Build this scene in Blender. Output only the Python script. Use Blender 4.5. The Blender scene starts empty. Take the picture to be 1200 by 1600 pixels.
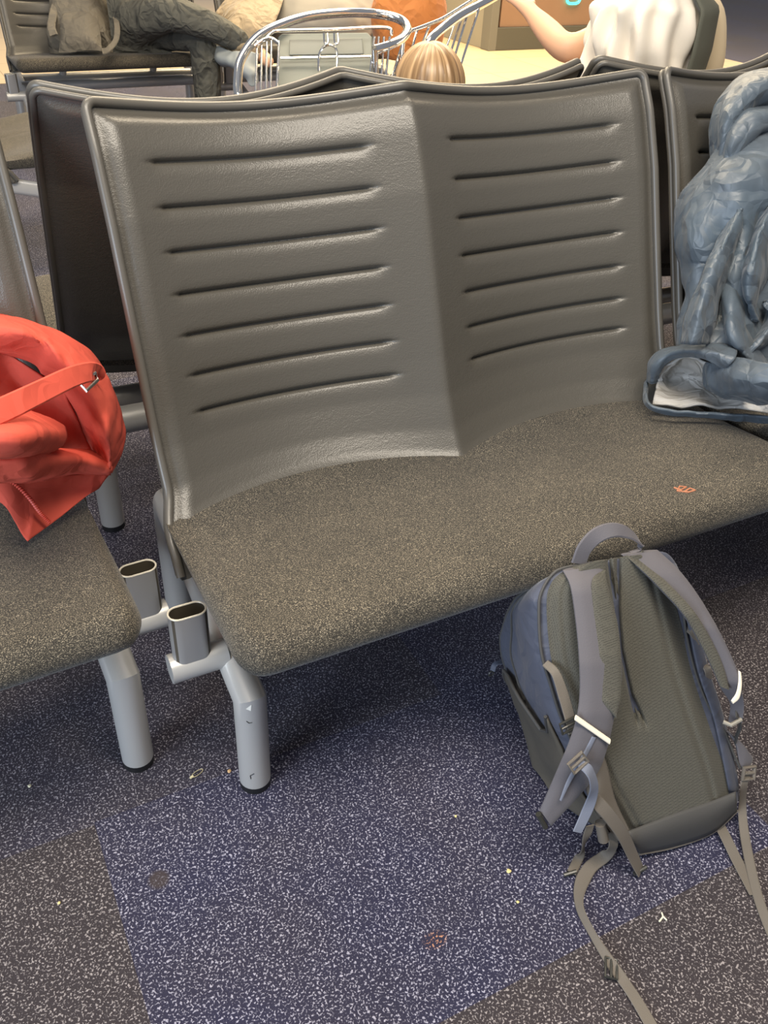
import bpy, bmesh, math, random
import numpy as np
from mathutils import Vector, Matrix, noise
random.seed(7)
S = bpy.context.scene
COL = S.collection

# ------------------------------------------------------------------ camera
F_PX = 1371.37
PITCH, YAW, ROLL = .6262, .5042, .052
CAM = Vector((-.7676, -1.1316, 1.2522))
FW = Vector((math.sin(YAW)*math.cos(PITCH), math.cos(YAW)*math.cos(PITCH), -math.sin(PITCH)))
R0 = Vector((math.cos(YAW), -math.sin(YAW), 0)); U0 = R0.cross(FW)
RT = math.cos(ROLL)*R0 + math.sin(ROLL)*U0
UP = -math.sin(ROLL)*R0 + math.cos(ROLL)*U0
cd = bpy.data.cameras.new('camera'); cam = bpy.data.objects.new('camera', cd); COL.objects.link(cam)
M = Matrix((RT, UP, -FW)).transposed().to_4x4(); M.translation = CAM
cam.matrix_world = M
cd.sensor_fit = 'VERTICAL'; cd.sensor_height = 32; cd.lens = F_PX/1600*32; cd.clip_start = .05
S.camera = cam
S.view_settings.view_transform = 'Standard'; S.view_settings.look = 'None'
S.view_settings.gamma = 1; S.view_settings.use_curve_mapping = False
S.view_settings.exposure = 0.35

# ------------------------------------------------------------------ light
w = bpy.data.worlds.new('world'); S.world = w; w.use_nodes = True
w.node_tree.nodes['Background'].inputs[0].default_value = (.80, .86, 1.0, 1)
w.node_tree.nodes['Background'].inputs[1].default_value = .24

def area(name, loc, target, sx, sy, power, col):
    l = bpy.data.lights.new(name, 'AREA'); l.shape = 'RECTANGLE'; l.size = sx; l.size_y = sy
    l.energy = power; l.color = col
    o = bpy.data.objects.new(name, l); COL.objects.link(o); o.location = loc
    o.rotation_euler = (Vector(target)-Vector(loc)).to_track_quat('-Z', 'Y').to_euler()
    return o
area('ceiling_light', (.2, 2.0, 3.2), (.2, 2.0, 0), 3.0, 1.0, 105, (1, .84, .62))
area('ceiling_light', (-.6, -1.0, 3.2), (-.2, -.2, 0), 2.4, .8, 125, (1, .90, .76))
area('ceiling_light', (3.5, 5.5, 3.4), (3.5, 5.5, 0), 5, 3, 520, (1, .80, .52))
area('window_light', (-3.6, -1.6, 1.25), (0, .1, .7), 1.6, 2.0, 110, (.72, .84, 1))

# ------------------------------------------------------------------ pixel rays (reference frame 1200 x 1600)
def ray(u, v): return FW*F_PX + RT*(u-600) - UP*(v-800)
def at_d(u, v, D): return CAM + ray(u, v)*(D/F_PX)
def at_z(u, v, z):
    d = ray(u, v); return CAM + d*((z-CAM.z)/d.z)
def at_y(u, v, y):
    d = ray(u, v); return CAM + d*((y-CAM.y)/d.y)
def at_plane(u, v, p, n):
    d = ray(u, v); return CAM + d*((p-CAM).dot(n)/d.dot(n))

# ------------------------------------------------------------------ materials
MATS = {}
def mat(name, col, rough=.6, metal=0., bump=None, sheen=0., var=None, spec=None, emit=None):
    """bump=(scale, strength, distance), var=(scale, second colour, contrast)"""
    m = bpy.data.materials.new(name); m.use_nodes = True; nt = m.node_tree; N = nt.nodes; L = nt.links
    b = N['Principled BSDF']
    b.inputs['Base Color'].default_value = (*col, 1); b.inputs['Roughness'].default_value = rough
    b.inputs['Metallic'].default_value = metal
    if sheen: b.inputs['Sheen Weight'].default_value = sheen; b.inputs['Sheen Roughness'].default_value = .4
    if spec is not None: b.inputs['Specular IOR Level'].default_value = spec
    if emit: b.inputs['Emission Color'].default_value = (*emit[0], 1); b.inputs['Emission Strength'].default_value = emit[1]
    tc = N.new('ShaderNodeTexCoord')
    if bump:
        n = N.new('ShaderNodeTexNoise'); n.inputs['Scale'].default_value = bump[0]; n.inputs['Detail'].default_value = 4
        L.new(tc.outputs['Object'], n.inputs['Vector'])
        bp_ = N.new('ShaderNodeBump'); bp_.inputs['Strength'].default_value = bump[1]; bp_.inputs['Distance'].default_value = bump[2]
        L.new(n.outputs['Fac'], bp_.inputs['Height']); L.new(bp_.outputs[0], b.inputs['Normal'])
    if var:
        n2 = N.new('ShaderNodeTexNoise'); n2.inputs['Scale'].default_value = var[0]; n2.inputs['Detail'].default_value = 3
        L.new(tc.outputs['Object'], n2.inputs['Vector'])
        r = N.new('ShaderNodeMapRange'); r.inputs[1].default_value = .5-var[2]; r.inputs[2].default_value = .5+var[2]
        L.new(n2.outputs['Fac'], r.inputs[0])
        mx = N.new('ShaderNodeMix'); mx.data_type = 'RGBA'; L.new(r.outputs[0], mx.inputs[0])
        mx.inputs[6].default_value = (*col, 1); mx.inputs[7].default_value = (*var[1], 1)
        L.new(mx.outputs[2], b.inputs['Base Color'])
    MATS[name] = m
    return m

def leather_mat(name, col, rough):
    m = mat(name, col, rough); nt = m.node_tree; N = nt.nodes; L = nt.links; b = N['Principled BSDF']
    tc = N.new('ShaderNodeTexCoord')
    v = N.new('ShaderNodeTexVoronoi'); v.inputs['Scale'].default_value = 420; L.new(tc.outputs['Object'], v.inputs['Vector'])
    mp = N.new('ShaderNodeMapping'); mp.inputs['Scale'].default_value = (45, 45, 110); L.new(tc.outputs['Object'], mp.inputs[0])
    n = N.new('ShaderNodeTexNoise'); n.inputs['Scale'].default_value = 1; n.inputs['Detail'].default_value = 5; n.inputs['Distortion'].default_value = 1.5
    L.new(mp.outputs[0], n.inputs['Vector'])
    a = N.new('ShaderNodeMath'); a.operation = 'MULTIPLY_ADD'; a.inputs[1].default_value = .5
    L.new(v.outputs['Distance'], a.inputs[0]); L.new(n.outputs['Fac'], a.inputs[2])
    bp_ = N.new('ShaderNodeBump'); bp_.inputs['Strength'].default_value = .27; bp_.inputs['Distance'].default_value = .0016
    L.new(a.outputs[0], bp_.inputs['Height']); L.new(bp_.outputs[0], b.inputs['Normal'])
    return m
def crumple(m, s1=9, s2=26, d=.012, st=.8):
    nt = m.node_tree; N = nt.nodes; L = nt.links; b = N['Principled BSDF']; tc = N.new('ShaderNodeTexCoord')
    nz = N.new('ShaderNodeTexNoise'); nz.inputs['Scale'].default_value = 5; nz.inputs['Detail'].default_value = 3; L.new(tc.outputs['Object'], nz.inputs['Vector'])
    vm = N.new('ShaderNodeVectorMath'); vm.operation = 'MULTIPLY_ADD'; L.new(nz.outputs['Color'], vm.inputs[0]); vm.inputs[1].default_value = (.28, .28, .28); L.new(tc.outputs['Object'], vm.inputs[2])
    prev = None
    for sc, k in ((s1, 1.), (s2, .38)):
        v = N.new('ShaderNodeTexVoronoi'); v.feature = 'DISTANCE_TO_EDGE'; v.inputs['Scale'].default_value = sc; L.new(vm.outputs[0], v.inputs['Vector'])
        mr = N.new('ShaderNodeMapRange'); mr.inputs[1].default_value = 0; mr.inputs[2].default_value = .38; mr.inputs[3].default_value = k; mr.inputs[4].default_value = 0; L.new(v.outputs['Distance'], mr.inputs[0])
        if prev is None: prev = mr.outputs[0]
        else:
            ad_ = N.new('ShaderNodeMath'); L.new(prev, ad_.inputs[0]); L.new(mr.outputs[0], ad_.inputs[1]); prev = ad_.outputs[0]
    bp_ = N.new('ShaderNodeBump'); bp_.inputs['Strength'].default_value = st; bp_.inputs['Distance'].default_value = d; L.new(prev, bp_.inputs['Height']); L.new(bp_.outputs[0], b.inputs['Normal'])
    return m
LEATHER = leather_mat('grey_leather', (.072, .066, .055), .36)
PIPING = mat('piping', (.085, .078, .066), .38)
METAL = mat('silver_paint', (.50, .49, .465), .36, .35, bump=(900, .08, .0005))
SOCKET = mat('socket_paint', (.30, .30, .30), .35, .35)
RIMM = mat('socket_rim', (.62, .58, .48), .4, .2)
SOCKIN = mat('socket_inside', (.06, .05, .035), .6)
RUBBER = mat('black_rubber', (.008, .008, .009), .5)
CHROME = mat('chrome', (.80, .78, .74), .14, 1.)

def fabric_mat():
    m = mat('seat_fabric', (.1, .09, .07), .9, sheen=.15); nt = m.node_tree; N = nt.nodes; L = nt.links; b = N['Principled BSDF']
    tc = N.new('ShaderNodeTexCoord')
    mp = N.new('ShaderNodeMapping'); mp.inputs['Scale'].default_value = (560, 900, 900); L.new(tc.outputs['Object'], mp.inputs[0])
    n = N.new('ShaderNodeTexNoise'); n.inputs['Scale'].default_value = 1; n.inputs['Detail'].default_value = 1
    L.new(mp.outputs[0], n.inputs['Vector'])
    n2 = N.new('ShaderNodeTexNoise'); n2.inputs['Scale'].default_value = 7; n2.inputs['Detail'].default_value = 4
    L.new(tc.outputs['Object'], n2.inputs['Vector'])
    cr = N.new('ShaderNodeValToRGB'); L.new(n.outputs['Fac'], cr.inputs[0])
    e = cr.color_ramp.elements
    e[0].position = .40; e[0].color = (.016, .0135, .0095, 1)
    e[1].position = .75; e[1].color = (.34, .29, .21, 1)
    k = e.new(.54); k.color = (.042, .036, .026, 1)
    mr = N.new('ShaderNodeMapRange'); mr.inputs[1].default_value = .3; mr.inputs[2].default_value = .7; mr.inputs[3].default_value = .82; mr.inputs[4].default_value = 1.12
    L.new(n2.outputs['Fac'], mr.inputs[0])
    mx = N.new('ShaderNodeMix'); mx.data_type = 'RGBA'; mx.blend_type = 'MULTIPLY'; mx.inputs[0].default_value = 1
    L.new(cr.outputs[0], mx.inputs[6]); L.new(mr.outputs[0], mx.inputs[7]); L.new(mx.outputs[2], b.inputs['Base Color'])
    bp_ = N.new('ShaderNodeBump'); bp_.inputs['Strength'].default_value = .6; bp_.inputs['Distance'].default_value = .001
    L.new(n.outputs['Fac'], bp_.inputs['Height']); L.new(bp_.outputs[0], b.inputs['Normal'])
    return m
FABRIC = fabric_mat()

# ------------------------------------------------------------------ mesh helpers
def tag(o, label, cat, group=None, kind=None):
    o['label'] = label
    if cat: o['category'] = cat
    if group: o['group'] = group
    if kind: o['kind'] = kind
    return o
def empty(name, loc=(0, 0, 0), rz=0):
    o = bpy.data.objects.new(name, None); COL.objects.link(o); o.location = loc; o.rotation_euler = (0, 0, rz)
    o.empty_display_size = .05; return o
def mesh(name, V, F, m=None, parent=None, smooth=True):
    me = bpy.data.meshes.new(name); me.from_pydata([tuple(v) for v in V], [], F); me.update()
    bm = bmesh.new(); bm.from_mesh(me); bmesh.ops.recalc_face_normals(bm, faces=bm.faces); bm.to_mesh(me); bm.free()
    if smooth: me.polygons.foreach_set('use_smooth', [True]*len(me.polygons))
    o = bpy.data.objects.new(name, me); COL.objects.link(o)
    if m: me.materials.append(m)
    if parent: o.parent = parent
    return o
class MB:
    def __init__(s): s.V = []; s.F = []
    def grid(s, rows, cu=False, cv=False):
        b = len(s.V); nr = len(rows); nc = len(rows[0])
        for r in rows: s.V.extend(Vector(p) for p in r)
        for i in range(nr if cv else nr-1):
            for j in range(nc if cu else nc-1):
                a = b+i*nc+j; c = b+i*nc+(j+1) % nc; d = b+((i+1) % nr)*nc+(j+1) % nc; e = b+((i+1) % nr)*nc+j
                s.F.append((a, c, d, e))
        return b
    def cap(s, idx): s.F.append(tuple(idx))
    def tube(s, pts, r, n=14, caps=True, smooth=0, flat=None, flat_dir=None):
        pts = [Vector(p) for p in pts]
        if smooth: pts = crom(pts, smooth)
        rows = []; prev = None
        for i, p in enumerate(pts):
            t = (pts[min(i+1, len(pts)-1)]-pts[max(i-1, 0)]).normalized()
            if flat_dir is not None: a = Vector(flat_dir); a = (a-t*a.dot(t)).normalized()
            elif prev is None:
                a = t.orthogonal().normalized()
            else: a = (prev-t*prev.dot(t)).normalized()
            prev = a; b = t.cross(a)
            rr = r[i] if isinstance(r, (list, tuple)) else r
            fl = flat if flat else 1
            rows.append([p+a*rr*math.cos(2*math.pi*k/n)+b*rr*fl*math.sin(2*math.pi*k/n) for k in range(n)])
        b0 = s.grid(rows, cu=True)
        if caps:
            s.cap([b0+k for k in range(n)]); s.cap([b0+(len(rows)-1)*n+k for k in range(n)])
    def mitre_tube(s, pts, r, n=28):
        pts = [Vector(p) for p in pts]; t0 = (pts[1]-pts[0]).normalized(); a = t0.orthogonal().normalized(); b_ = t0.cross(a)
        ring = [a*r*math.cos(2*math.pi*k/n)+b_*r*math.sin(2*math.pi*k/n) for k in range(n)]; rows = [[pts[0]+c for c in ring]]
        for i in range(1, len(pts)):
            t1 = (pts[i]-pts[i-1]).normalized(); t2 = (pts[i+1]-pts[i]).normalized() if i < len(pts)-1 else t1
            m_ = (t1+t2).normalized(); out = [c-t1*(c.dot(m_)/t1.dot(m_)) for c in ring]
            rows.append([pts[i]+c for c in out])
            ring = [c-t2*c.dot(t2) for c in out]
        b0 = s.grid(rows, cu=True); s.cap([b0+k for k in range(n)]); s.cap([b0+(len(rows)-1)*n+k for k in range(n)])
    def box(s, c, d, R=None):
        b = len(s.V); c = Vector(c)
        for z in (-1, 1):
            for y in (-1, 1):
                for x in (-1, 1):
                    v = Vector((x*d[0]/2, y*d[1]/2, z*d[2]/2))
                    if R is not None: v = R @ v
                    s.V.append(c+v)
        for f in ((0, 2, 3, 1), (4, 5, 7, 6), (0, 1, 5, 4), (2, 6, 7, 3), (0, 4, 6, 2), (1, 3, 7, 5)): s.F.append(tuple(b+i for i in f))
    def build(s, name, m, parent=None, smooth=True, bevel=0):
        o = mesh(name, s.V, s.F, m, parent, smooth)
        if bevel:
            md = o.modifiers.new('bevel', 'BEVEL'); md.width = bevel; md.segments = 3; md.limit_method = 'ANGLE'
        if smooth: autosmooth(o)
        return o
def autosmooth(o, ang=40):
    me = o.data; bm = bmesh.new(); bm.from_mesh(me)
    for e in bm.edges:
        if len(e.link_faces) == 2 and e.calc_face_angle(0) > math.radians(ang): e.smooth = False
    bm.to_mesh(me); bm.free()
def crom(pts, n):
    pts = [Vector(p) for p in pts]
    if len(pts) < 3:
        return [pts[0].lerp(pts[-1], i/n) for i in range(n+1)]
    P = [pts[0]*2-pts[1]]+pts+[pts[-1]*2-pts[-2]]; out = []
    for i in range(1, len(P)-2):
        for k in range(n):
            t = k/n; a, b, c, d = P[i-1:i+3]
            out.append(.5*((2*b)+(c-a)*t+(2*a-5*b+4*c-d)*t*t+(3*b-a-3*c+d)*t**3))
    out.append(pts[-1]); return out
def resample(pts, n):
    pts = [Vector(p) for p in pts]; L = [0]
    for a, b in zip(pts, pts[1:]): L.append(L[-1]+(b-a).length)
    out = []; j = 0
    for i in range(n):
        t = L[-1]*i/(n-1)
        while j < len(L)-2 and L[j+1] < t: j += 1
        f = (t-L[j])/max(L[j+1]-L[j], 1e-9); out.append(pts[j].lerp(pts[j+1], min(f, 1)))
    return out
def loft(rows, nu=40, sub=8):
    """rows of 3-D polylines -> dense grid"""
    R = [resample(crom(r, 10), nu) for r in rows]
    cols = [crom([r[j] for r in R], sub) for j in range(nu)]
    return [[cols[j][i] for j in range(nu)] for i in range(len(cols[0]))]
def cloth(name, rows, m, parent=None, nu=48, sub=8, thick=.003, wr=.004, sc=14, seed=0, closed=False):
    g = loft(rows, nu, sub); n = len(g); q = []
    for i in range(n):
        row = []
        for j in range(nu):
            p = g[i][j]
            a = g[min(i+1, n-1)][j]-g[max(i-1, 0)][j]; b = g[i][min(j+1, nu-1)]-g[i][max(j-1, 0)]
            nn = a.cross(b)
            if nn.length > 1e-9: nn.normalize()
            s = Vector((seed*3.1, seed*1.7, 0))
            w_ = Vector((noise.noise(p*sc*.8+s), noise.noise(p*sc*.8+s+Vector((9, 0, 0))), 0))*.35
            d1 = noise.voronoi(p*sc*.62+s+w_)[0]; d2 = noise.voronoi(p*sc*1.9+s*2+w_)[0]
            f = .55-min(d1[1]-d1[0], .9)*1.3; f2 = .5-min(d2[1]-d2[0], .8)*1.4
            f3 = .5-abs(noise.noise(p*sc*.45+s)*2)
            row.append(p+nn*(wr*(1.15*f+.22*f2+1.0*f3)))
        q.append(row)
    mb = MB(); mb.grid(q); o = mesh(name, mb.V, mb.F, m, parent)
    md = o.modifiers.new('solid', 'SOLIDIFY'); md.thickness = thick; md.offset = 0
    return o
def ribbon(mb, pts, width, thick, nrm, sub=8, n=None):
    """flat band of given width along pts; nrm = facing direction(s)"""
    P = crom(pts, sub)
    m = len(P); rows = []
    for i, p in enumerate(P):
        t = (P[min(i+1, m-1)]-P[max(i-1, 0)]).normalized()
        k = i/(m-1)
        if isinstance(nrm, list):
            x = k*(len(nrm)-1); a = int(min(x, len(nrm)-2)); N = Vector(nrm[a]).lerp(Vector(nrm[a+1]), x-a)
        else: N = Vector(nrm)
        W = width
        if isinstance(width, (list, tuple)):
            x = k*(len(width)-1); a = int(min(x, len(width)-2)); W = width[a]+(width[a+1]-width[a])*(x-a)
        s = t.cross(N).normalized(); N = s.cross(t).normalized()
        h = thick/2; e = min(h, W*.2)
        rows.append([p-s*W/2, p-s*(W/2-e)+N*h, p+N*h*1.0, p+s*(W/2-e)+N*h, p+s*W/2, p+s*(W/2-e)-N*h, p-N*h, p-s*(W/2-e)-N*h])
    b = mb.grid(rows, cu=True); mb.cap([b+k for k in range(8)]); mb.cap([b+(m-1)*8+k for k in range(8)])
def interp(x, xs, ys): return float(np.interp(x, xs, ys))
def copy_tree(o, parent=None):
    c = o.copy(); COL.objects.link(c); c.parent = parent
    for ch in list(o.children): copy_tree(ch, c)
    return c
def copy_thing(o, loc, rz):
    c = o.copy(); COL.objects.link(c); c.location = loc; c.rotation_euler = (0, 0, rz)
    for ch in list(o.children):
        d = ch.copy(); COL.objects.link(d); d.parent = c
        for g in list(ch.children):
            e = g.copy(); COL.objects.link(e); e.parent = d
    return c

# ------------------------------------------------------------------ floor
def carpet_mat():
    m = mat('speckled_carpet', (.02, .02, .05), .95, sheen=.1); nt = m.node_tree; N = nt.nodes; L = nt.links; b = N['Principled BSDF']
    geo = N.new('ShaderNodeNewGeometry'); sep = N.new('ShaderNodeSeparateXYZ'); L.new(geo.outputs['Position'], sep.inputs[0])
    def mth(op, a, b_=None, c=None):
        n = N.new('ShaderNodeMath'); n.operation = op
        for i, x in enumerate((a, b_, c)):
            if x is None: continue
            if isinstance(x, (int, float)): n.inputs[i].default_value = x
            else: L.new(x, n.inputs[i])
        return n.outputs[0]
    X, Y = sep.outputs[0], sep.outputs[1]
    fl = N.new('ShaderNodeTexNoise'); fl.inputs['Scale'].default_value = 320; fl.inputs['Detail'].default_value = .6; fl.inputs['Distortion'].default_value = .7
    L.new(geo.outputs['Position'], fl.inputs['Vector'])
    fleck = N.new('ShaderNodeMapRange'); fleck.inputs[1].default_value = .56; fleck.inputs[2].default_value = .70
    L.new(fl.outputs['Fac'], fleck.inputs[0])
    # per tile tint: 0 = navy, 1 = brown grey
    tx = mth('FLOOR', mth('MULTIPLY', mth('ADD', X, 10.25+.5), 2)); ty = mth('FLOOR', mth('MULTIPLY', mth('ADD', Y, 10.19), 2))
    cmb = N.new('ShaderNodeCombineXYZ'); L.new(tx, cmb.inputs[0]); L.new(ty, cmb.inputs[1])
    wn = N.new('ShaderNodeTexWhiteNoise'); wn.noise_dimensions = '2D'; L.new(cmb.outputs[0], wn.inputs['Vector'])
    rnd = mth('MULTIPLY', wn.outputs['Value'], .55)
    def box(x0, x1, y0, y1):
        return mth('MULTIPLY', mth('MULTIPLY', mth('GREATER_THAN', X, x0), mth('LESS_THAN', X, x1)), mth('MULTIPLY', mth('GREATER_THAN', Y, y0), mth('LESS_THAN', Y, y1)))
    big = N.new('ShaderNodeTexNoise'); big.inputs['Scale'].default_value = 5; big.inputs['Detail'].default_value = 4
    L.new(geo.outputs['Position'], big.inputs['Vector'])
    soft = N.new('ShaderNodeMapRange'); soft.inputs[1].default_value = .24; soft.inputs[2].default_value = .66; soft.inputs[4].default_value = .4
    L.new(big.outputs['Fac'], soft.inputs[0])
    near = box(-3, 1.3, -3, .3)
    navy = mth('ADD', box(-.748, .25, -.695, -.185), box(-.1, .30, -.195, .4))
    t = mth('MULTIPLY', rnd, mth('SUBTRACT', 1, near))
    t = mth('ADD', t, mth('MULTIPLY', mth('SUBTRACT', 1, mth('MINIMUM', navy, 1)), mth('MULTIPLY', near, mth('SUBTRACT', .80, mth('MULTIPLY', mth('GREATER_THAN', Y, -.19), .42)))))
    tint = mth('MINIMUM', mth('ADD', t, soft.outputs[0]), 1)
    mb_ = N.new('ShaderNodeMix'); mb_.data_type = 'RGBA'; L.new(tint, mb_.inputs[0])
    mb_.inputs[6].default_value = (.015, .0155, .046, 1); mb_.inputs[7].default_value = (.030, .0235, .027, 1)
    mw = N.new('ShaderNodeMix'); mw.data_type = 'RGBA'; L.new(tint, mw.inputs[0])
    mw.inputs[6].default_value = (.36, .36, .47, 1); mw.inputs[7].default_value = (.30, .27, .27, 1)
    # two brown stains with a shape of their own
    def spot(cx, cy, rx, ry):
        a = mth('POWER', mth('DIVIDE', mth('SUBTRACT', X, cx), rx), 2); c = mth('POWER', mth('DIVIDE', mth('SUBTRACT', Y, cy), ry), 2)
        r = N.new('ShaderNodeMapRange'); r.inputs[1].default_value = 1.; r.inputs[2].default_value = .35
        L.new(mth('ADD', mth('ADD', a, c), mth('MULTIPLY', mth('SUBTRACT', big.outputs['Fac'], .5), 1.)), r.inputs[0]); return r.outputs[0]
    p1 = at_z(680, 1468, 0); p2 = at_z(248, 1374, 0)
    s1 = spot(p1.x, p1.y, .022, .015); s2 = spot(p2.x, p2.y, .018, .018)
    mo = N.new('ShaderNodeMix'); mo.data_type = 'RGBA'; L.new(s1, mo.inputs[0]); L.new(mw.outputs[2], mo.inputs[6]); mo.inputs[7].default_value = (.55, .27, .16, 1)
    mx = N.new('ShaderNodeMix'); mx.data_type = 'RGBA'; L.new(fleck.outputs[0], mx.inputs[0]); L.new(mb_.outputs[2], mx.inputs[6]); L.new(mo.outputs[2], mx.inputs[7])
    my = N.new('ShaderNodeMix'); my.data_type = 'RGBA'; L.new(mth('MULTIPLY', s2, .7), my.inputs[0]); L.new(mx.outputs[2], my.inputs[6]); my.inputs[7].default_value = (.05, .036, .03, 1)
    L.new(my.outputs[2], b.inputs['Base Color'])
    bp_ = N.new('ShaderNodeBump'); bp_.inputs['Strength'].default_value = .6; bp_.inputs['Distance'].default_value = .002
    L.new(fl.outputs['Fac'], bp_.inputs['Height']); L.new(bp_.outputs[0], b.inputs['Normal'])
    return m
def slab(name, x0, x1, y0, y1, z0, z1, m):
    mb = MB(); mb.box(((x0+x1)/2, (y0+y1)/2, (z0+z1)/2), (x1-x0, y1-y0, z1-z0)); o = mb.build(name, m, smooth=False); o['kind'] = 'structure'; return o
CARPET = carpet_mat()
slab('floor', -5, 16, -4, 16, -.05, 0, CARPET)
def tile_mat():
    m = mat('cream_floor_tile', (.72, .56, .34), .22); nt = m.node_tree; N = nt.nodes; L = nt.links; b = N['Principled BSDF']
    geo = N.new('ShaderNodeNewGeometry'); br = N.new('ShaderNodeTexBrick'); L.new(geo.outputs['Position'], br.inputs['Vector'])
    br.offset = 0; br.inputs['Scale'].default_value = 1; br.inputs['Brick Width'].default_value = .6; br.inputs['Row Height'].default_value = .6; br.inputs['Mortar Size'].default_value = .004
    br.inputs['Color1'].default_value = (.74, .58, .36, 1); br.inputs['Color2'].default_value = (.70, .55, .34, 1); br.inputs['Mortar'].default_value = (.5, .38, .22, 1)
    L.new(br.outputs['Color'], b.inputs['Base Color']); return m
TILE = tile_mat()
mbf = MB(); P_ = [(-5, 5.85), (2.3, 5.85), (2.3, -4), (6.3, -4), (6.3, 16), (-5, 16)]
mbf.V = [Vector((x, y, .001)) for x, y in P_]+[Vector((x, y, .004)) for x, y in P_]
mbf.F = [tuple(range(6)), tuple(range(6, 12))]+[(i, (i+1) % 6, 6+(i+1) % 6, 6+i) for i in range(6)]
mbf.build('floor_concourse', TILE, smooth=False)['kind'] = 'structure'

# ------------------------------------------------------------------ the double seat
def sstep(a, b, x):
    if a > b: return 1-sstep(b, a, x)
    t = min(max((x-a)/(b-a), 0), 1); return t*t*(3-2*t)
BZ = [.34, .38, .412, .445, .50, .56, .70, .82, .915, .98, 1.0]
BY = [-.072, -.045, .003, .030, .062, .088, .142, .187, .232, .266, .277]
GROOVES = [.895, .835, .774, .714, .654, .595, .540]
def sag(x, z):
    a = math.sqrt(x*x+.010**2)-.010
    D = interp(z, [.34, .412, .7, .98], [.066, .072, .062, .056])
    g = math.sin(math.pi*min(a/.515, 1.))
    return D*max(g, 0)**.85
def drop(x, z):
    s = interp(z, [.40, .52, .90, .985], [0, .022, .021, .029]); return s*math.sin(math.pi*min(abs(x)/.515, 1))
def back_pt(x, z): return Vector((x, interp(z, BZ, BY)+sag(x, z), z-.012*sstep(.9, .985, z)-drop(x, z)))
FLARE = .018
def half_w(z, W=.518, top=.985, r=.014):
    if z > top-r: 
        q = min((z-(top-r))/r, 1); return W-r+r*math.sqrt(max(1-q*q, 0))
    return W+FLARE*sstep(.45, .39, z)
def back_mesh():
    zs = []; z = .345
    while z < .9849:
        zs.append(z)
        d = min(abs(z-g) for g in GROOVES)
        z += .0017 if d < .010 else (.0028 if z > .955 else .006)
    zs.append(.985)
    us = sorted(set([round(-1+2*i/96, 5) for i in range(97)]+[-.995, .995, -.985, .985, -.97, .97, -.02, .02, -.01, .01]))
    rows = []; rb = []
    for z in zs:
        hw = half_w(z); r = []; q = []
        for u in us:
            x = u*hw; p = back_pt(x, min(z, .9849))
            de = min(hw*(1-abs(u)), .985-z)
            puff = .016*sstep(.008, .034, de)
            G = 0
            ax = abs(x)
            gw = sstep(.072, .088, ax)*(1-sstep(.432, .446, ax))
            if gw > 0:
                for g in GROOVES:
                    dz = z-g
                    if abs(dz) < .02:
                        G = max(G, .0075*math.exp(-(dz/.0030)**2)+.0035*math.exp(-((dz+.002)/.009)**2))
            r.append(p+Vector((0, -puff*.92+G*gw, puff*.38-G*gw*.38)))
            bk = .016+.010*sstep(.0, .03, de)
            q.append(p+Vector((0, bk*.92, -bk*.38)))
        rows.append(r); rb.append(q)
    mb = MB(); a = mb.grid(rows); n = len(us); nr = len(rows)
    b = mb.grid([list(reversed(q)) for q in rb])
    # stitch border
    def fi(i, j): return a+i*n+j
    def bi(i, j): return b+i*n+(n-1-j)
    for i in range(nr-1):
        mb.F.append((fi(i, 0), fi(i+1, 0), bi(i+1, 0), bi(i, 0))); mb.F.append((fi(i+1, n-1), fi(i, n-1), bi(i, n-1), bi(i+1, n-1)))
    for j in range(n-1):
        mb.F.append((fi(0, j), fi(0, j+1), bi(0, j+1), bi(0, j))); mb.F.append((fi(nr-1, j+1), fi(nr-1, j), bi(nr-1, j), bi(nr-1, j+1)))
    return mb
def back_border(off, r):
    pts = []
    for z in np.linspace(.35, .969, 46): hw = half_w(z); pts.append(back_pt(-hw, z))
    for k in range(1, 8):
        t = math.pi/2*k/8; z = .971+.014*math.sin(t); pts.append(back_pt(-(.504+.014*math.cos(t)), z))
    for x in np.linspace(-.504, .504, 90): pts.append(back_pt(x, .985))
    m = [Vector((-p.x, p.y, p.z)) for p in pts[:53]][::-1]
    pts += m
    pts = [p+Vector((0, off*.92, -off*.38)) for p in pts]
    mb = MB(); mb.tube(pts, r, 10); return mb

def seat_mesh():
    W = .537; r = .030; cols = []
    xs = []
    for k in range(9): t = math.pi/2*k/8; xs.append((-(W-r)-r*math.cos(t), math.sin(t)))
    xs += [(x, 1.) for x in np.linspace(-(W-r), W-r, 61)[1:-1]]
    xs += [(-a, b) for a, b in xs[:9][::-1]]
    for x, e in xs:
        ax = abs(x)
        cf = .045*(1-math.sqrt(max(1-((max(ax-(W-.045), 0))/.045)**2, 0)))  # rounded plan corner
        yf = -.334+cf
        yb = back_pt(min(max(x, -.5), .5), .412).y+.012
        yb += -.035*sstep(.47, .53, ax)
        dish = .010*math.sin(math.pi*min(ax/.52, 1))**2
        prof = []
        ny = 26
        for i in range(ny):
            y = yb+(yf-yb)*i/(ny-1); k = (yb-y)/(yb-yf)
            zt = .412+.036*sstep(0, .9, k)-dish*math.sin(math.pi*min(k, 1))**1.0
            prof.append((y, zt))
        zt0 = prof[-1][1]; R = .033; cz = zt0-R
        for i in range(1, 12):
            t = math.pi*i/12; prof.append((yf-R*math.sin(t)*1.0, cz+R*math.cos(t)))
        prof.append((yf, cz-R))
        for i in range(1, 8): prof.append((yf+(yb-yf)*i/7, cz-R-.0*i))
        prof.append((yb+.004, .395))
        cols.append([Vector((x, y, (z-.415)*e+.415 if e < 1 else z)) if True else None for y, z in prof])
    mb = MB(); b = mb.grid(cols, cu=True); n = len(cols[0])
    mb.cap([b+k for k in range(n)]); mb.cap([b+(len(cols)-1)*n+k for k in range(n)])
    return mb
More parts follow.
